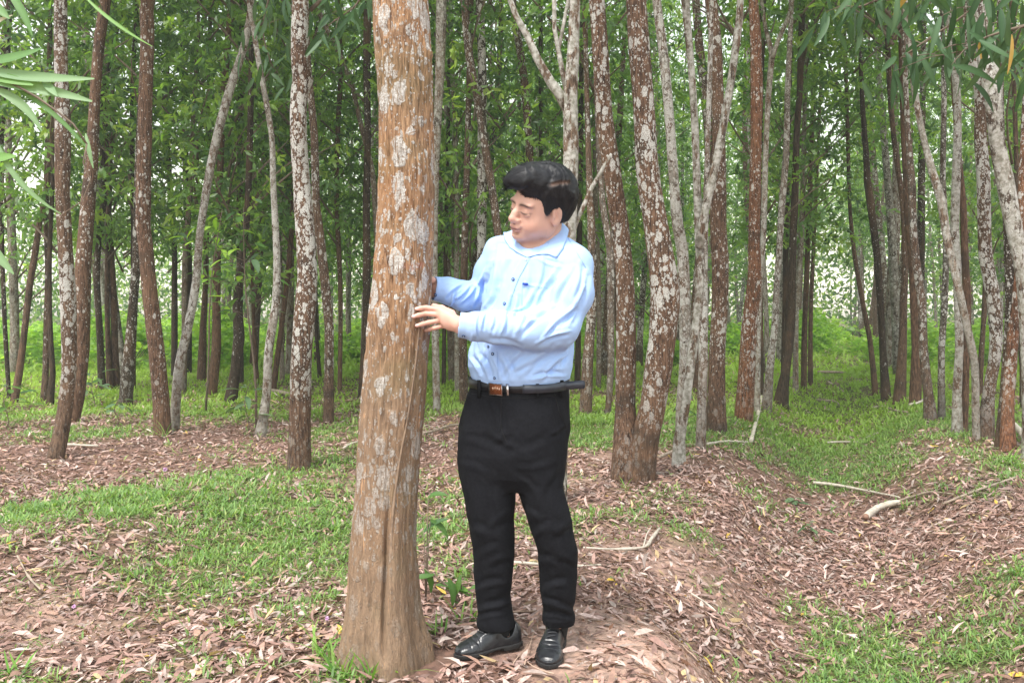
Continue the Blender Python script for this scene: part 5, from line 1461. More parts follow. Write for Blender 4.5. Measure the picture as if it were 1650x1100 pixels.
    he(hf, (-.08, 0, -.098), (.10, .12, .068), .01, 'sub')
    for s in (-1, 1):
        he(hf, (-.006, s * .093, -.016), (.020, .024, .033), .006, 'sub')
    Vh, Qh = hf.mesh()
    Vh = relax(Vh, Qh, 1)
    Nh = normals(Vh, Qh)
    qh = ((Vh - HC) @ HM) / HS
    # the parting on his left, running front to back, hair combed across to his right
    pang = np.arctan2(qh[:, 1], qh[:, 2] - .02)
    part_l = np.exp(-((pang - .80) / .045) ** 2) * (qh[:, 2] > .03) * sm(-.075, -.05, qh[:, 0]) * (1 - sm(.015, .035, qh[:, 0]))
    ang = qh[:, 0] * 1.0 + .35 * qh[:, 1] + .15 * qh[:, 2]
    lock = np.sin(ang * 190 + 5 * wob(qh, 28, 4)) * .0026 + wob(qh * (1, .35, .6), 55, 2) * .0050 + wob(qh, 150, 6) * .0012
    top = sm(.02, .06, qh[:, 2])
    Vh = Vh + Nh * ((lock * (.35 + .65 * top)) - .007 * part_l)[:, None]
    hcol = np.tile(np.array((.012, .012, .014)), (len(Vh), 1))
    hcol = hcol * (1 - .6 * part_l[:, None]) + np.array((.26, .17, .13)) * .6 * part_l[:, None]
    m_hair = mat_vcol('hair', .50, spec=.30)
    parts = [(Vh, [Qh])]; cols = [hcol]
    # strands lying over the locks
    sel = rng.choice(len(Vh), 14000, replace=False)
    sel = sel[(part_l[sel] < .3)]
    base = Vh[sel]; nb = Nh[sel]; qb = qh[sel]
    flow = np.stack([np.where(qb[:, 0] > .02, .75, -.35), np.where(np.arctan2(qb[:, 1], qb[:, 2] - .02) > .80, .35, -.9), np.where(qb[:, 2] > .07, .05, -1.0)], 1)
    side = sm(.05, .075, np.abs(qb[:, 1]))[:, None] * (qb[:, 2] < .08)[:, None]
    flow = flow * (1 - side) + np.array((-.45, 0, -.9)) * side + rng.normal(0, .16, flow.shape)
    fw = flow @ HM.T
    fw -= nb * (fw * nb).sum(1)[:, None]
    L = rng.uniform(.014, .034, len(sel)) * np.where(qb[:, 2] < .03, .45, 1)
    VV, TT, _ = leaves_np(base + nb * .0006, fw + nb * .02, nb, L, rng.uniform(.0006, .0014, len(sel)), bend=.14, sick=.12)
    parts.append((VV, [TT])); cols.append(np.tile(np.array((.014, .014, .017)), (len(VV), 1)) * np.repeat(rng.uniform(.6, 1.8, len(sel)), 6)[:, None])
    Vj, Fj = join_np(parts)
    part('hair', Vj, Fj, m_hair, np.vstack(cols))

    # ---------------- shirt
    s = Field(np.arange(-.31, .32, .0029), np.arange(2.64, 3.22, .0029), np.arange(.885, 1.50, .0029))
    def sec(y, l, r, dep=0.0, ry=.128, dc=2.97):
        a, b_ = P(l, y, dc), P(r, y, dc)
        return (a[2], (a[0] + b_[0]) / 2, dc + dep, (b_[0] - a[0]) / 2, ry)
    s.loft([sec(620, 768, 910, 0, .118), sec(616, 762, 914, 0, .126), sec(608, 758, 919, 0, .134), sec(590, 752, 924, 0, .14), sec(565, 756, 925, 0, .142), sec(530, 768, 924, 0, .138), sec(490, 776, 928, 0, .13),
            sec(450, 780, 934, 0, .125), sec(420, 786, 934, 0, .115), sec(402, 800, 922, 0, .092), sec(393, 815, 908, .0, .078)], yaw=R(-20), k=.02)
    s.chain([P(806, 408, 3.05), P(835, 400, 3.0), P(862, 403, 2.975)], [.050, .050, .046], .03)
    s.chain([P(919, 428, 2.90), P(905, 413, 2.93), P(884, 404, 2.965)], [.064, .056, .048], .03)
    el = P(899, 528, 2.83)
    s.chain([P(921, 428, 2.90), P(919, 470, 2.865), el], [.070, .072, .066], .03)
    s.chain([el, P(860, 532, 2.80), P(800, 527, 2.785), P(765, 526, 2.775)], [.066, .060, .049, .046], .025)
    s.chain([P(768, 526, 2.775), P(739, 523, 2.772)], [.0435, .0415], .004)
    s.caps(P(770, 526, 2.775), P(768, 526, 2.775), .050, .050, .006)      # gathers above the cuff
    s.chain([P(806, 408, 3.05), P(790, 440, 3.07), P(776, 478, 3.08)], [.054, .053, .050], .03)
    s.chain([P(776, 478, 3.08), P(745, 476, 3.04), P(722, 469, 3.01), P(699, 465, 2.992)], [.052, .050, .045, .043], .02)
    # cut the cuffs square, hollow them, and open the neck
    s.caps(P(741, 523, 2.772), P(690, 519, 2.77), .037, .037, .002, 'sub')
    wl_, ax = P(739, 523, 2.772), P(768, 526, 2.775) - P(739, 523, 2.772)
    ax = ax / np.linalg.norm(ax)
    s.comb(lambda p: np.maximum((p - wl_ - ax * .001) @ ax, np.linalg.norm(p - wl_, axis=-1) - .075), wl_ - .075, wl_ + .075, .002, 'sub')
    wr_, ar = P(698, 465, 2.992), P(722, 469, 3.01) - P(702, 466, 2.995)
    ar = ar / np.linalg.norm(ar)
    s.comb(lambda p: np.maximum((p - wr_) @ ar, np.linalg.norm(p - wr_, axis=-1) - .075), wr_ - .075, wr_ + .075, .002, 'sub')
    s.caps(P(700, 465, 2.993), P(686, 463, 2.99), .037, .037, .002, 'sub')
    s.caps(P(861, 402, 2.93), P(869, 340, 2.93), .053, .07, .004, 'sub')
    V, Q = s.mesh()
    V = relax(V, Q, 2)
    N = normals(V, Q)
    x, y = pix(V)
    cr = [  # sleeve of the near arm
        (943, 470, 905, 525, 7, 7), (930, 500, 880, 545, 6, 6), (890, 500, 850, 512, 7, 6), (915, 540, 870, 556, 6, 6), (872, 512, 838, 545, 7, 6), (850, 505, 835, 540, 6, 5),
        (820, 512, 812, 540, 6, 5), (800, 508, 795, 532, 5, 4), (785, 506, 779, 530, 4, 5), (774, 505, 771, 545, 3, 3.5), (790, 545, 840, 556, 6, 4), (940, 430, 930, 480, 8, 5),
        (905, 432, 882, 478, 7, 6), (893, 450, 868, 492, 6, 6), (925, 440, 895, 500, 8, 6), (948, 445, 925, 520, 7, 5),
        # chest
        (880, 415, 870, 470, 7, 4), (865, 470, 845, 505, 7, 5), (838, 478, 831, 508, 5, 5), (826, 480, 818, 506, 5, 5), (845, 500, 828, 508, 5, 5), (812, 395, 800, 470, 8, 4), (806, 420, 792, 490, 7, 5),
        (802, 470, 784, 500, 6, 5), (868, 410, 905, 425, 6, 3), (830, 410, 812, 455, 8, 3.5), (858, 430, 850, 480, 8, 3),
        # belly, blousing over the belt
        (900, 565, 850, 605, 8, 6), (915, 575, 880, 610, 7, 7), (880, 568, 832, 600, 8, 5), (845, 570, 815, 606, 7, 5), (800, 575, 812, 608, 6, 4), (775, 570, 792, 605, 6, 6), (762, 575, 776, 600, 5, 6),
        (784, 560, 778, 588, 5, 4), (860, 605, 905, 600, 6, 5), (765, 545, 762, 580, 5, 5), (920, 560, 905, 590, 6, 7), (815, 572, 828, 605, 7, 4),
        # far arm
        (795, 430, 778, 470, 7, 6), (780, 455, 768, 492, 6, 7), (770, 465, 745, 492, 6, 6), (758, 466, 735, 486, 5, 5), (745, 462, 722, 480, 5, 4), (735, 470, 728, 495, 4, 4), (786, 445, 775, 462, 5, 6)]
    cr = [(a_, b__, c_, d_, w_ * .78, p_) for a_, b__, c_, d_, w_, p_ in cr]
    V = creases(V, N, cr, 1.35)
    V = V + N * (wob(V, 22, 3) * .0022 + wob(V, 55, 8) * .0009)[:, None]
    # placket, pocket, cuff bands stand a little proud
    plx = np.interp(y, [413, 450, 488, 570, 612], [848, 827, 813, 793, 797])
    ink = (y > 404) & (y < 614) & (N[:, 1] < .1) & (V[:, 1] < 2.96)
    pl = ink * (1 - sm(6, 8, np.abs(x - plx - 1)))
    pk = (N[:, 1] < 0) * sm(841, 843, x) * (1 - sm(880, 882, x)) * sm(457, 459, y - (x - 860) * .12) * (1 - sm(500, 503, y))
    cuff = (x < 765) * (x > 735) * (V[:, 1] < 2.84) * 1.0
    V = V + N * (pl * .0016 + pk * .0014)[:, None]
    # cuff edges droop to a soft point
    m_shirt = mat_plain('shirt_cloth', (.40, .575, .90), .75, bump=.12, bscale=1400, spec=.2)
    so = part('shirt', V, Q, m_shirt)
    bvh = BVHTree.FromPolygons([Vector(v) for v in V], [tuple(f) for f in Q.tolist()])
    cpos = Vector((0, 0, H))
    def hit(px, py, off=0.0):
        d = Vector(P(px, py, 1.0)) - cpos
        loc, nor, _, _ = bvh.ray_cast(cpos, d.normalized())
        if loc is None: return None, None
        if nor.dot(d) > 0: nor = -nor
        return np.array(loc + nor * off), np.array(nor)
    # collar: stand and folded leaf, an open sheet with thickness
    def col_leaf(top, bot):
        top = spline(np.array(top), .008); bot = spline(np.array(bot), .008)
        n_ = 40
        f_ = lambda a: np.stack([np.interp(np.linspace(0, 1, n_), np.linspace(0, 1, len(a)), a[:, e]) for e in range(3)], 1)
        return f_(top), f_(bot)
    def on_shirt(px, py, off=.0045):
        c_, n_ = hit(px, py, off)
        return P(px, py, 2.9) if c_ is None else c_
    nc = np.array((P(866, 380, 2.985)[0], 2.99))
    def arc(a, r_, z_): return np.array((nc[0] + r_ * math.cos(R(a)), nc[1] + r_ * math.sin(R(a)), z_))
    zt = P(0, 356, 2.99)[2]
    near_t = [P(850, 413, 2.872), P(861, 408, 2.872), P(872, 399.5, 2.878), P(881, 390, 2.892), P(890, 379, 2.915), P(898, 368, 2.945), P(904, 358, 2.985)]
    near_b = [on_shirt(851, 415), on_shirt(868, 411), on_shirt(884, 411), on_shirt(898, 416), on_shirt(908, 402), on_shirt(913, 388), P(917, 371, 2.985)]
    far_t = [P(850, 413, 2.872), P(843, 405, 2.885), P(836, 394, 2.91), P(828, 386, 2.945), P(823, 378, 2.985)]
    far_b = [on_shirt(849, 415), on_shirt(835, 408), on_shirt(822, 400), on_shirt(814, 388), P(811, 374, 2.99)]
    back_t = [arc(35, .074, zt + .004), arc(90, .072, zt + .006), arc(145, .074, zt - .004)]
    back_b = [arc(30, .092, zt - .030), arc(90, .088, zt - .030), arc(150, .090, zt - .034)]
    tp, bt = near_t + back_t + far_t[::-1], near_b + back_b + far_b[::-1]
    n_ = 120
    f_ = lambda a: np.stack([np.interp(np.linspace(0, len(a) - 1, n_), np.arange(len(a)), np.array(a)[:, e]) for e in range(3)], 1)
    T_, B_ = f_(tp), f_(bt)
    for _ in range(2):
        T_[1:-1] = (T_[:-2] + 2 * T_[1:-1] + T_[2:]) / 4
    ctr = np.array((nc[0], nc[1], 0))
    outw = T_ - ctr; outw[:, 2] = 0; outw /= np.linalg.norm(outw, axis=1)[:, None]
    rows = [T_ - outw * .006 + (0, 0, -.024), T_ - outw * .003, T_ + outw * .001 + (0, 0, .003), T_ * .8 + B_ * .2 + outw * .005, T_ * .5 + B_ * .5 + outw * .005, T_ * .2 + B_ * .8 + outw * .003, B_]
    rows += [r_ - outw * .0022 for r_ in rows[::-1]]
    Vc = np.stack(rows, 1); npr = len(rows)
    ii, jj = np.meshgrid(np.arange(n_ - 1), np.arange(npr), indexing='ij')
    j2 = (jj + 1) % npr
    Qc = np.stack([ii * npr + jj, ii * npr + j2, (ii + 1) * npr + j2, (ii + 1) * npr + jj], -1).reshape(-1, 4)
    part('collar', Vc.reshape(-1, 3), Qc, m_shirt, parent=so)
    # buttons
    m_btn = mat_plain('button_blue', (.02, .07, .22), .25)
    m_btc = mat_plain('button_rim', (.55, .62, .7), .25)
    def disc(c, n, r, h, seg=14):
        n = n / np.linalg.norm(n); u = np.cross(n, (0, 0, 1.0)); u /= np.linalg.norm(u); v = np.cross(n, u)
        a = np.linspace(0, 2 * np.pi, seg, endpoint=False)
        ring = lambda rr, hh: c + n * hh + rr * (np.cos(a)[:, None] * u + np.sin(a)[:, None] * v)
        VV = np.vstack([ring(r, 0), ring(r, h * .7), ring(r * .8, h), ring(r * .6, h * .8), c + n * h * .75])
        qs = []
        k = np.arange(seg); k2 = (k + 1) % seg
        for i in range(3): qs.append(np.stack([i * seg + k, i * seg + k2, (i + 1) * seg + k2, (i + 1) * seg + k], 1))
        return VV, [np.vstack(qs), np.stack([3 * seg + k, 3 * seg + k2, np.full(seg, 4 * seg)], 1)]
    for (bx, by, r) in [(848, 418, .0042), (827, 450, .0056), (813, 489, .0056), (787, 558, .005), (794, 570, .0056), (797, 609, .005), (747, 541, .0056), (702, 475, .0056)]:
        c, n = hit(bx, by, .0005)
        if c is None: continue
        VV, FF = disc(c, n, r, .0025)
        bo = part('button', VV, FF, m_btn if by > 420 else m_btc, parent=so)
        VV, FF = disc(c + n * .0014, n, r * .38, .002, 8)
        part('button_centre', VV, FF, m_btc, parent=so)
    # pocket seam and the pen clip on it, placket and cuff stitching
    m_seam = mat_plain('seam_thread', (.27, .42, .74), .8)
    def line(name, pts, r=.0009, mat=m_seam, parent=so, off=.0010):
        out = []
        for (x0, y0), (x1, y1) in zip(pts[:-1], pts[1:]):
            m_ = max(2, int(math.hypot(x1 - x0, y1 - y0) / 4))
            for t in np.linspace(0, 1, m_, endpoint=False):
                c, n = hit(x0 + (x1 - x0) * t, y0 + (y1 - y0) * t, off)
                if c is not None: out.append(c)
        c, n = hit(*pts[-1], off)
        if c is not None: out.append(c)
        if len(out) > 2:
            VV, FF = tube(relax_line(np.array(out)), r, 5)
            return part(name, VV, FF, mat, parent=parent)
    def relax_line(p):
        q_ = p.copy()
        for _ in range(2): q_[1:-1] = (q_[:-2] + 2 * q_[1:-1] + q_[2:]) / 4
        return q_
    line('pocket_seam', [(842, 456), (861, 462), (882, 464)], .0010)
    line('pocket_seam', [(842, 457), (841, 500)], .0007)
    line('placket_seam', [(856, 412), (835, 450), (821, 488), (818, 504)], .0007)
    line('placket_seam', [(801, 566), (803, 610)], .0007)
    line('shoulder_seam', [(908, 372), (922, 395), (944, 432)], .0007)
    line('cuff_seam', [(769, 505), (767, 528), (770, 553)], .0009)
    m_pen = mat_plain('pen_blue', (.01, .05, .35), .3)
    m_steel = mat_plain('steel', (.6, .6, .62), .25, metal=1.0)
    c, n = hit(847, 458, .004)
    if c is not None:
        VV, FF = tube([c + np.array((0, 0, .010)), c + np.array((0, 0, .002)), c + np.array((0, 0, -.002))], [.0012, .0012, .0012], 6)
        part('pen_clip', VV, FF, m_steel, parent=so)
        VV, FF = tube([c + np.array((-.009, 0, .001)), c + np.array((.009, 0, -.001))], [.0042, .0042], 8)
        part('pen_tip', VV, FF, m_pen, parent=so)

    # ---------------- trousers
    t = Field(np.arange(-.26, .30, .0032), np.arange(2.74, 3.20, .0032), np.arange(.03, .965, .0032))
    t.loft([sec(603, 762, 912, 0, .108), sec(625, 754, 917, 0, .116), sec(650, 748, 918, 0, .124), sec(690, 740, 918, 0, .132), sec(730, 738, 914, 0, .128), sec(765, 742, 908, 0, .11), sec(785, 750, 902, 0, .08)], yaw=R(-20), k=.02)
    def leg(rows, k=.02):
        t.loft([sec(y_, l_, r_, 0, ry, dc) for (y_, l_, r_, ry, dc) in rows], yaw=0, k=k, power=2.15)
    leg([(640, 756, 824, .075, 2.985), (690, 741, 824, .10, 2.985), (740, 737, 829, .105, 2.98), (780, 744, 832, .098, 2.975), (835, 753, 828, .085, 2.97), (883, 763, 828, .078, 2.98), (920, 763, 826, .075, 2.99), (958, 767, 822, .070, 3.0), (985, 771, 826, .066, 3.0), (1000, 768, 829, .066, 3.0), (1009, 769, 829, .064, 3.0)])
    leg([(640, 826, 912, .075, 2.96), (690, 826, 916, .10, 2.96), (740, 826, 908, .105, 2.955), (780, 832, 907, .10, 2.945), (820, 844, 917, .088, 2.935), (845, 852, 922, .082, 2.935), (883, 864, 929, .078, 2.95), (920, 869, 930, .075, 2.97), (958, 871, 927, .072, 2.98), (980, 874, 923, .066, 2.99), (992, 872, 926, .068, 2.99), (1002, 873, 925, .066, 3.0)])
    V, Q = t.mesh()
    V = relax(V, Q, 2)
    N = normals(V, Q)
    cr = [(800, 650, 815, 700, 7, 4), (826, 700, 800, 720, 8, 5), (828, 730, 780, 700, 8, 5), (835, 720, 880, 700, 9, 4), (836, 745, 890, 735, 8, 4), (834, 760, 870, 790, 7, 4), (895, 650, 905, 700, 6, 4), (915, 690, 890, 705, 6, 5),
          (752, 700, 790, 712, 8, 4), (745, 740, 790, 755, 8, 3), (760, 842, 790, 850, 10, 6), (825, 835, 800, 852, 9, 6), (768, 885, 800, 872, 9, 5), (824, 905, 795, 915, 8, 6), (770, 940, 812, 930, 8, 7), (776, 972, 826, 955, 8, 9), (772, 990, 805, 984, 6, 6),
          (856, 850, 890, 838, 10, 6), (922, 850, 895, 868, 9, 6), (870, 892, 905, 900, 9, 5), (926, 915, 895, 905, 8, 5), (876, 940, 912, 930, 8, 6), (874, 962, 922, 978, 7, 10), (880, 985, 915, 990, 6, 6), (835, 800, 880, 830, 8, 4), (905, 760, 880, 800, 8, 4),
          (808, 640, 806, 700, 3, 2), (790, 760, 785, 850, 10, 3), (870, 760, 880, 850, 10, 3)]
    V = creases(V, N, cr, 0.7)
    V = V + N * (wob(V, 20, 5) * .0030 + wob(V, 60, 2) * .0012)[:, None]
    m_tr = mat_plain('trouser_cloth', (.0105, .0108, .0135), .9, noise=.25, nscale=120, bump=.3, bscale=900, spec=.10)
    to = part('trousers', V, Q, m_tr)
    bvh_t = BVHTree.FromPolygons([Vector(v) for v in V], [tuple(f) for f in Q.tolist()])
    def hit_t(px, py, off=0.0):
        d = Vector(P(px, py, 1.0)) - cpos
        loc, nor, _, _ = bvh_t.ray_cast(cpos, d.normalized())
        if loc is None: return None, None
        if nor.dot(d) > 0: nor = -nor
        return np.array(loc + nor * off), np.array(nor)
    m_tseam = mat_plain('trouser_seam', (.004, .004, .005), .9)
    def line_t(name, pts, r, mat, off=.001):
        out = []
        for (x0, y0), (x1, y1) in zip(pts[:-1], pts[1:]):
            for tt in np.linspace(0, 1, 12, endpoint=False):
                c, n = hit_t(x0 + (x1 - x0) * tt, y0 + (y1 - y0) * tt, off)
                if c is not None: out.append(c)
        if len(out) > 3:
            VV, FF = tube(relax_line(np.array(out)), r, 5)
            part(name, VV, FF, mat, parent=to)
    line_t('fly_seam', [(808, 640), (807, 690), (818, 715)], .0012, m_tseam)
    line_t('pocket_seam', [(893, 634), (902, 665), (913, 690)], .0016, m_tseam)
    line_t('waistband_seam', [(760, 634), (800, 641), (850, 641), (900, 636)], .0010, m_tseam)

    # ---------------- belt
    m_tail = mat_plain('belt_tail_sheen', (.03, .036, .05), .30, noise=.2, nscale=60)  # same leather as the belt, its light sheen put into a paler colour
    m_belt = mat_plain('belt_leather', (.007, .008, .011), .42, noise=.2, nscale=60, bump=.15, bscale=300)
    m_cop = mat_plain('copper_plate', (.25, .085, .035), .45, metal=.6, noise=.3, nscale=300)
    ang = np.linspace(0, 2 * np.pi, 96, endpoint=False)
    z0 = P(0, 624, 2.86)[2]
    e0 = sec(624, 756, 915, 0, .117)
    def ring_pt(a, out):
        cy_, sy_ = math.cos(R(-20)), math.sin(R(-20))
        lx, ly = (e0[3] + out) * np.sign(np.cos(a)) * np.abs(np.cos(a)) ** (2 / 2.3), (e0[4] + out) * np.sign(np.sin(a)) * np.abs(np.sin(a)) ** (2 / 2.3)
        return np.stack([e0[1] + lx * cy_ - ly * sy_, e0[2] + lx * sy_ + ly * cy_], -1)
    def zb(xy): return z0 + .010 * (xy[:, 1] - 2.86) / .25 * 1.0 - .006 * np.cos((xy[:, 0] - .02) * 9) + .004
    hb = .0152
    o_, i_ = ring_pt(ang, .0065), ring_pt(ang, .002)
    zc = zb(o_)
    VB = np.stack([np.column_stack([o_, zc - hb]), np.column_stack([o_, zc + hb]), np.column_stack([i_, zc + hb]), np.column_stack([i_, zc - hb])], 1).reshape(-1, 3)
    k = np.arange(96); k2 = (k + 1) % 96
    QB = np.vstack([np.stack([k * 4 + j, k2 * 4 + j, k2 * 4 + (j + 1) % 4, k * 4 + (j + 1) % 4], 1) for j in range(4)])
    belt = part('belt', VB, QB, m_belt, smooth=False)
    # free tail lying over the belt and sticking out past his hip
    pts = []
    for px in np.linspace(842, 912, 16):
        # find ring angle seen under this column
        oo = ring_pt(np.linspace(np.pi, 2 * np.pi, 400), .012)
        pxx = CX + oo[:, 0] * F / oo[:, 1]
        j = np.argmin(np.abs(pxx - px)); pts.append(np.array((oo[j, 0], oo[j, 1], zb(oo[j:j + 1])[0])))
    pts = np.array(pts)
    tan = pts[-1] - pts[-3]; tan /= np.linalg.norm(tan)
    endd = pts[-1][1] - .002
    for s_ in (.35, .7, 1.0): pts = np.vstack([pts, P(912 + 26 * s_, 621 - 1.5 * s_, endd - .004 * s_)])
    prev = pts[-1]
    hh = np.full(len(pts), .0138); 
    extra = [(.005, .0135), (.008, .0105), (.010, .0055)]
    for de, h_ in extra:
        pts = np.vstack([pts, prev + np.array((de, -.001, .0003))]); hh = np.append(hh, h_)
    VT = []
    for p_, h_ in zip(pts, hh):
        n_ = np.array((.15, -1, 0)); n_ /= np.linalg.norm(n_)
        VT += [p_ + n_ * .0015 + (0, 0, h_), p_ + n_ * .0015 - (0, 0, h_), p_ - n_ * .0015 - (0, 0, h_), p_ - n_ * .0015 + (0, 0, h_)]
    VT = np.array(VT); n_r = len(pts)
    QT = np.vstack([np.stack([i * 4 + np.arange(4), i * 4 + (np.arange(4) + 1) % 4, (i + 1) * 4 + (np.arange(4) + 1) % 4, (i + 1) * 4 + np.arange(4)], 1) for i in range(n_r - 1)] + [np.array([[0, 3, 2, 1], [n_r * 4 - 4, n_r * 4 - 3, n_r * 4 - 2, n_r * 4 - 1]])])
    part('belt_tail', VT, QT, m_tail, parent=belt, smooth=False)
    def on_belt(px, py, off):
        oo = ring_pt(np.linspace(np.pi, 2 * np.pi, 600), .008 + off)
        pxx = CX + oo[:, 0] * F / oo[:, 1]
        j = np.argmin(np.abs(pxx - px)); return P(px, py, oo[j, 1])
    def plate(name, corners, th, mat, parent):
        c = [np.asarray(q_) for q_ in corners]
        n_ = np.cross(c[1] - c[0], c[3] - c[0]); n_ /= np.linalg.norm(n_)
        if n_[1] > 0: n_ = -n_
        VV = np.array(c + [q_ + n_ * th for q_ in c])
        QQ = np.array([[0, 3, 2, 1], [4, 5, 6, 7], [0, 1, 5, 4], [1, 2, 6, 5], [2, 3, 7, 6], [3, 0, 4, 7]])
        return part(name, VV, QQ, mat, parent=parent, smooth=False)
    g = lambda px, py, o_=.004: on_belt(px, py, o_)
    plate('buckle_frame', [g(787.5, 616.5), g(809, 618), g(810, 637.5), g(788.5, 636)], .003, m_steel, belt)
    plate('buckle_plate', [g(789, 618, .007), g(808, 619.5, .007), g(808.8, 636, .007), g(789.8, 634.5, .007)], .0012, m_cop, belt)
    m_gold = mat_plain('raised_mark', (.75, .5, .35), .3, metal=.8)
    for (mx, my, w_, h_) in [(794, 626, 1.6, 3.2), (797.5, 625.4, 1.5, 2.6), (801, 626.2, 1.6, 3.0), (804.2, 627.4, 1.4, 2.8)]:
        plate('raised_mark', [g(mx - w_, my - h_ * .4, .0083), g(mx + w_ * .4, my - h_, .0083), g(mx + w_, my + h_ * .4, .0083), g(mx - w_ * .4, my + h_ * .7, .0083)], .0008, m_gold, belt)
    plate('belt_keeper', [g(815.5, 617.8), g(819.5, 618), g(820.5, 637), g(816.5, 637)], .004, m_steel, belt)

    # ---------------- socks
    m_sock = mat_plain('black_sock', (.006, .006, .007), .9)
    for (a_, b__) in ((P(800, 1000, 3.0), P(806, 1030, 3.0)), (P(898, 992, 3.0), P(897, 1026, 3.02))):
        VV, FF = tube(np.array([a_, (a_ + b__) / 2, b__]), [.046, .040, .034], 16)
        part('sock', VV, FF, m_sock)

    for px_ in (772, 866, 905):
        plate('belt_loop', [g(px_ - 2.6, 612, .0008), g(px_ + 2.6, 612, .0008), g(px_ + 2.6, 641, .0008), g(px_ - 2.6, 641, .0008)], .0018, m_tr, belt)

    # ---------------- shoes
    m_shoe = mat_plain('black_leather', (.016, .017, .02), .30, noise=.35, nscale=45, bump=.25, bscale=120)
    m_sole = mat_plain('shoe_sole', (.016, .015, .015), .7, noise=.3, nscale=80)
    m_lace = mat_plain('shoe_lace', (.035, .036, .04), .7)
    def shoe(heel, toe, tiltz=0.0):
        heel, toe = np.asarray(heel, float), np.asarray(toe, float)
        f = toe - heel; L = np.linalg.norm(f); f = f / L
        rgt = np.cross(f, (0, 0, 1.0)); rgt /= np.linalg.norm(rgt); up = np.cross(rgt, f)
        M = np.stack([f, rgt, up], 1)
        fd = Field(np.arange(-.03, L + .03, .0026), np.arange(-.07, .07, .0026), np.arange(-.01, .14, .0026))
        # profile rows along the foot
        xs_ = np.array([0, .02, .06, .11, .16, .21, .25, .275, .29]) / .29 * L
        hw = np.array([.020, .031, .034, .034, .041, .046, .040, .029, .008])
        top = np.array([.070, .092, .100, .094, .075, .055, .045, .036, .022])
        cy = np.array([0, 0, 0, .002, .004, .003, 0, -.002, -.004])
        def fn(p):
            x_, y_, z_ = p[..., 0], p[..., 1], p[..., 2]
            w_ = np.interp(x_, xs_, hw); t_ = np.interp(x_, xs_, top); c_ = np.interp(x_, xs_, cy)
            ny_ = (y_ - c_) / w_; nz_ = (z_ - .022) / np.maximum(t_ - .022, .006)
            nz_ = np.where(nz_ < 0, nz_ * .4, nz_)
            n_ = (np.abs(ny_) ** 2.4 + np.abs(nz_) ** 2.1) ** (1 / 2.2)
            g_ = (n_ - 1) * np.minimum(w_, .03)
            return np.maximum(np.maximum(g_, .018 - z_), np.maximum(-x_, x_ - L))
        fd.comb(fn, (0, -.06, .0), (L, .06, .12), .004)
        fd.caps((.055, 0, .06), (.045, 0, .135), .030, .034, .01, 'sub')
        V1, Q1 = fd.mesh(); V1 = relax(V1, Q1, 2)
        N1 = normals(V1, Q1)
        # toe-cap seam and the creases where the foot bends
        xx = V1[:, 0] / L
        dsp = -.0020 * np.exp(-((xx - .70 - .03 * np.cos(V1[:, 1] * 60)) / .012) ** 2) - .0016 * np.exp(-((xx - .655) / .010) ** 2) - .0012 * np.exp(-((xx - .80) / .008) ** 2) + wob(V1, 90, 7) * .0006
        dsp = dsp * (V1[:, 2] > .03) + .0018 * (np.exp(-((xx - .5) / .13) ** 4) * (np.abs(np.abs(V1[:, 1]) - .018) < .004) * (V1[:, 2] > .05))
        V1 = V1 + N1 * dsp[:, None]
        so_ = part('shoe', heel + V1 @ M.T, Q1, m_shoe)
        # sole: welt all round, raised heel block
        sf = Field(np.arange(-.03, L + .03, .003), np.arange(-.07, .07, .003), np.arange(-.012, .05, .0024))
        def fs(p):
            x_, y_, z_ = p[..., 0], p[..., 1], p[..., 2]
            w_ = np.interp(x_, xs_, hw) + .0026; c_ = np.interp(x_, xs_, cy)
            a_ = np.maximum(np.abs(y_ - c_) - w_, np.maximum(-.003 - x_, x_ - L - .003))
            lo = np.where(x_ < .075, 0.0, .010 - .008 * sm(.10, .16, x_))
            return np.maximum(a_, np.maximum(lo - z_, z_ - (.0195 - .002 * sm(.8, 1, x_ / L))))
        sf.comb(fs, (-.01, -.06, -.01), (L + .01, .06, .03), .002)
        V2, Q2 = sf.mesh(); V2 = relax(V2, Q2, 3)
        part('sole', heel + V2 @ M.T, Q2, m_sole, parent=so_)
        for i, xl in enumerate((.42, .48, .54, .60)):
            t_ = np.interp(xl * L, xs_, top)
            w_ = .019 - .002 * i
            yy_ = np.linspace(-w_, w_, 7)
            hw_ = np.interp(xl * L, xs_, hw)
            zz_ = .022 + (t_ - .022) * (1 - np.abs(yy_ / hw_) ** 2.4) ** (1 / 2.1) + .0036
            p_ = np.stack([np.full(7, xl * L) + .006 * yy_ / w_, yy_, zz_], 1)
            VV, FF = tube(p_, .0021, 6)
            part('lace', heel + VV @ M.T, FF, m_lace, parent=so_)
    shoe(P(838, 1041, 3.02) * (1, 1, 0) + (0, 0, .012), P(733, 1063, 2.925) * (1, 1, 0) + (0, 0, .0))
    shoe(P(899, 1028, 3.07) * (1, 1, 0) + (0, 0, .010), P(881, 1079, 2.832) * (1, 1, 0) + (0, 0, .0))
    return man
# ================================================================== put the place together
ground = build_ground()
if True:
    main_tree()
    near_trees()
    deep_trees()
    far_forest()
    undergrowth()
    litter(ground)
    grass()
    plants()
    near_foliage()
    fallen()
build_man()

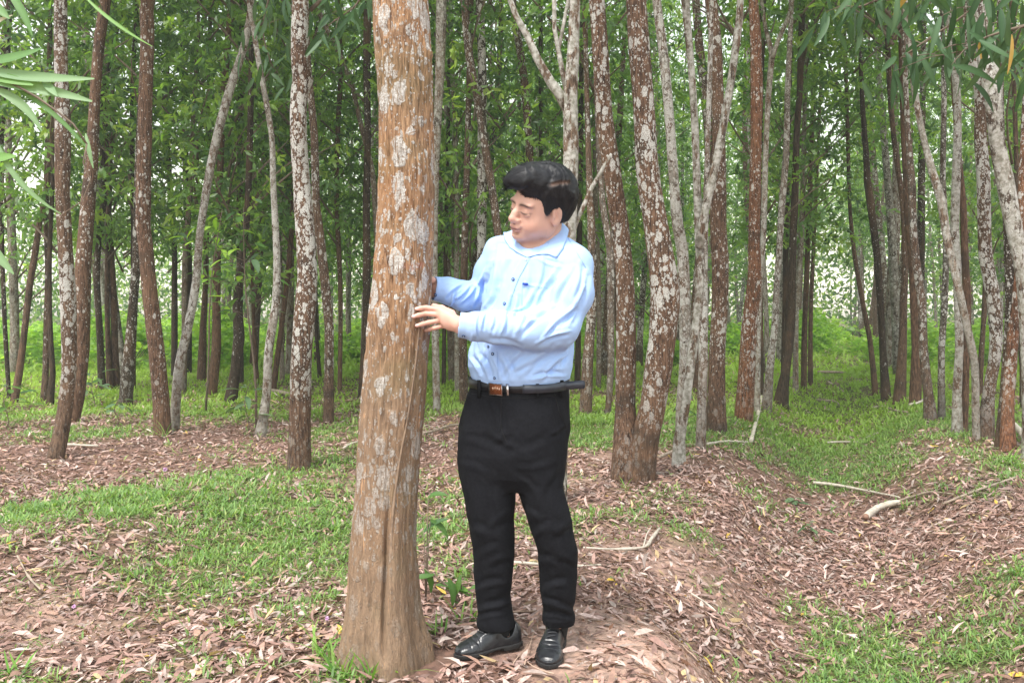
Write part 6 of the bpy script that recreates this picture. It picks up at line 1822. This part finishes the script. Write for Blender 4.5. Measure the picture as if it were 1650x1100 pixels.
# ================================================================== humid forest air
hz = mesh_np('haze', [(-75, -12, -3.5), (80, -12, -3.5), (80, 75, -3.5), (-75, 75, -3.5), (-75, -12, 17.5), (80, -12, 17.5), (80, 75, 17.5), (-75, 75, 17.5)],
             np.array([[0, 3, 2, 1], [4, 5, 6, 7], [0, 1, 5, 4], [1, 2, 6, 5], [2, 3, 7, 6], [3, 0, 4, 7]]))
mh = bpy.data.materials.new('haze'); mh.use_nodes = True
nn = mh.node_tree.nodes; nn.clear()
out = nn.new('ShaderNodeOutputMaterial'); pv = nn.new('ShaderNodeVolumePrincipled')
pv.inputs['Color'].default_value = (.93, .97, .95, 1); pv.inputs['Density'].default_value = .0030; pv.inputs['Anisotropy'].default_value = .2
mh.node_tree.links.new(pv.outputs[0], out.inputs['Volume'])
tag(put('haze', hz, mh), 'thin humid haze between the trees', 'haze', kind='stuff')
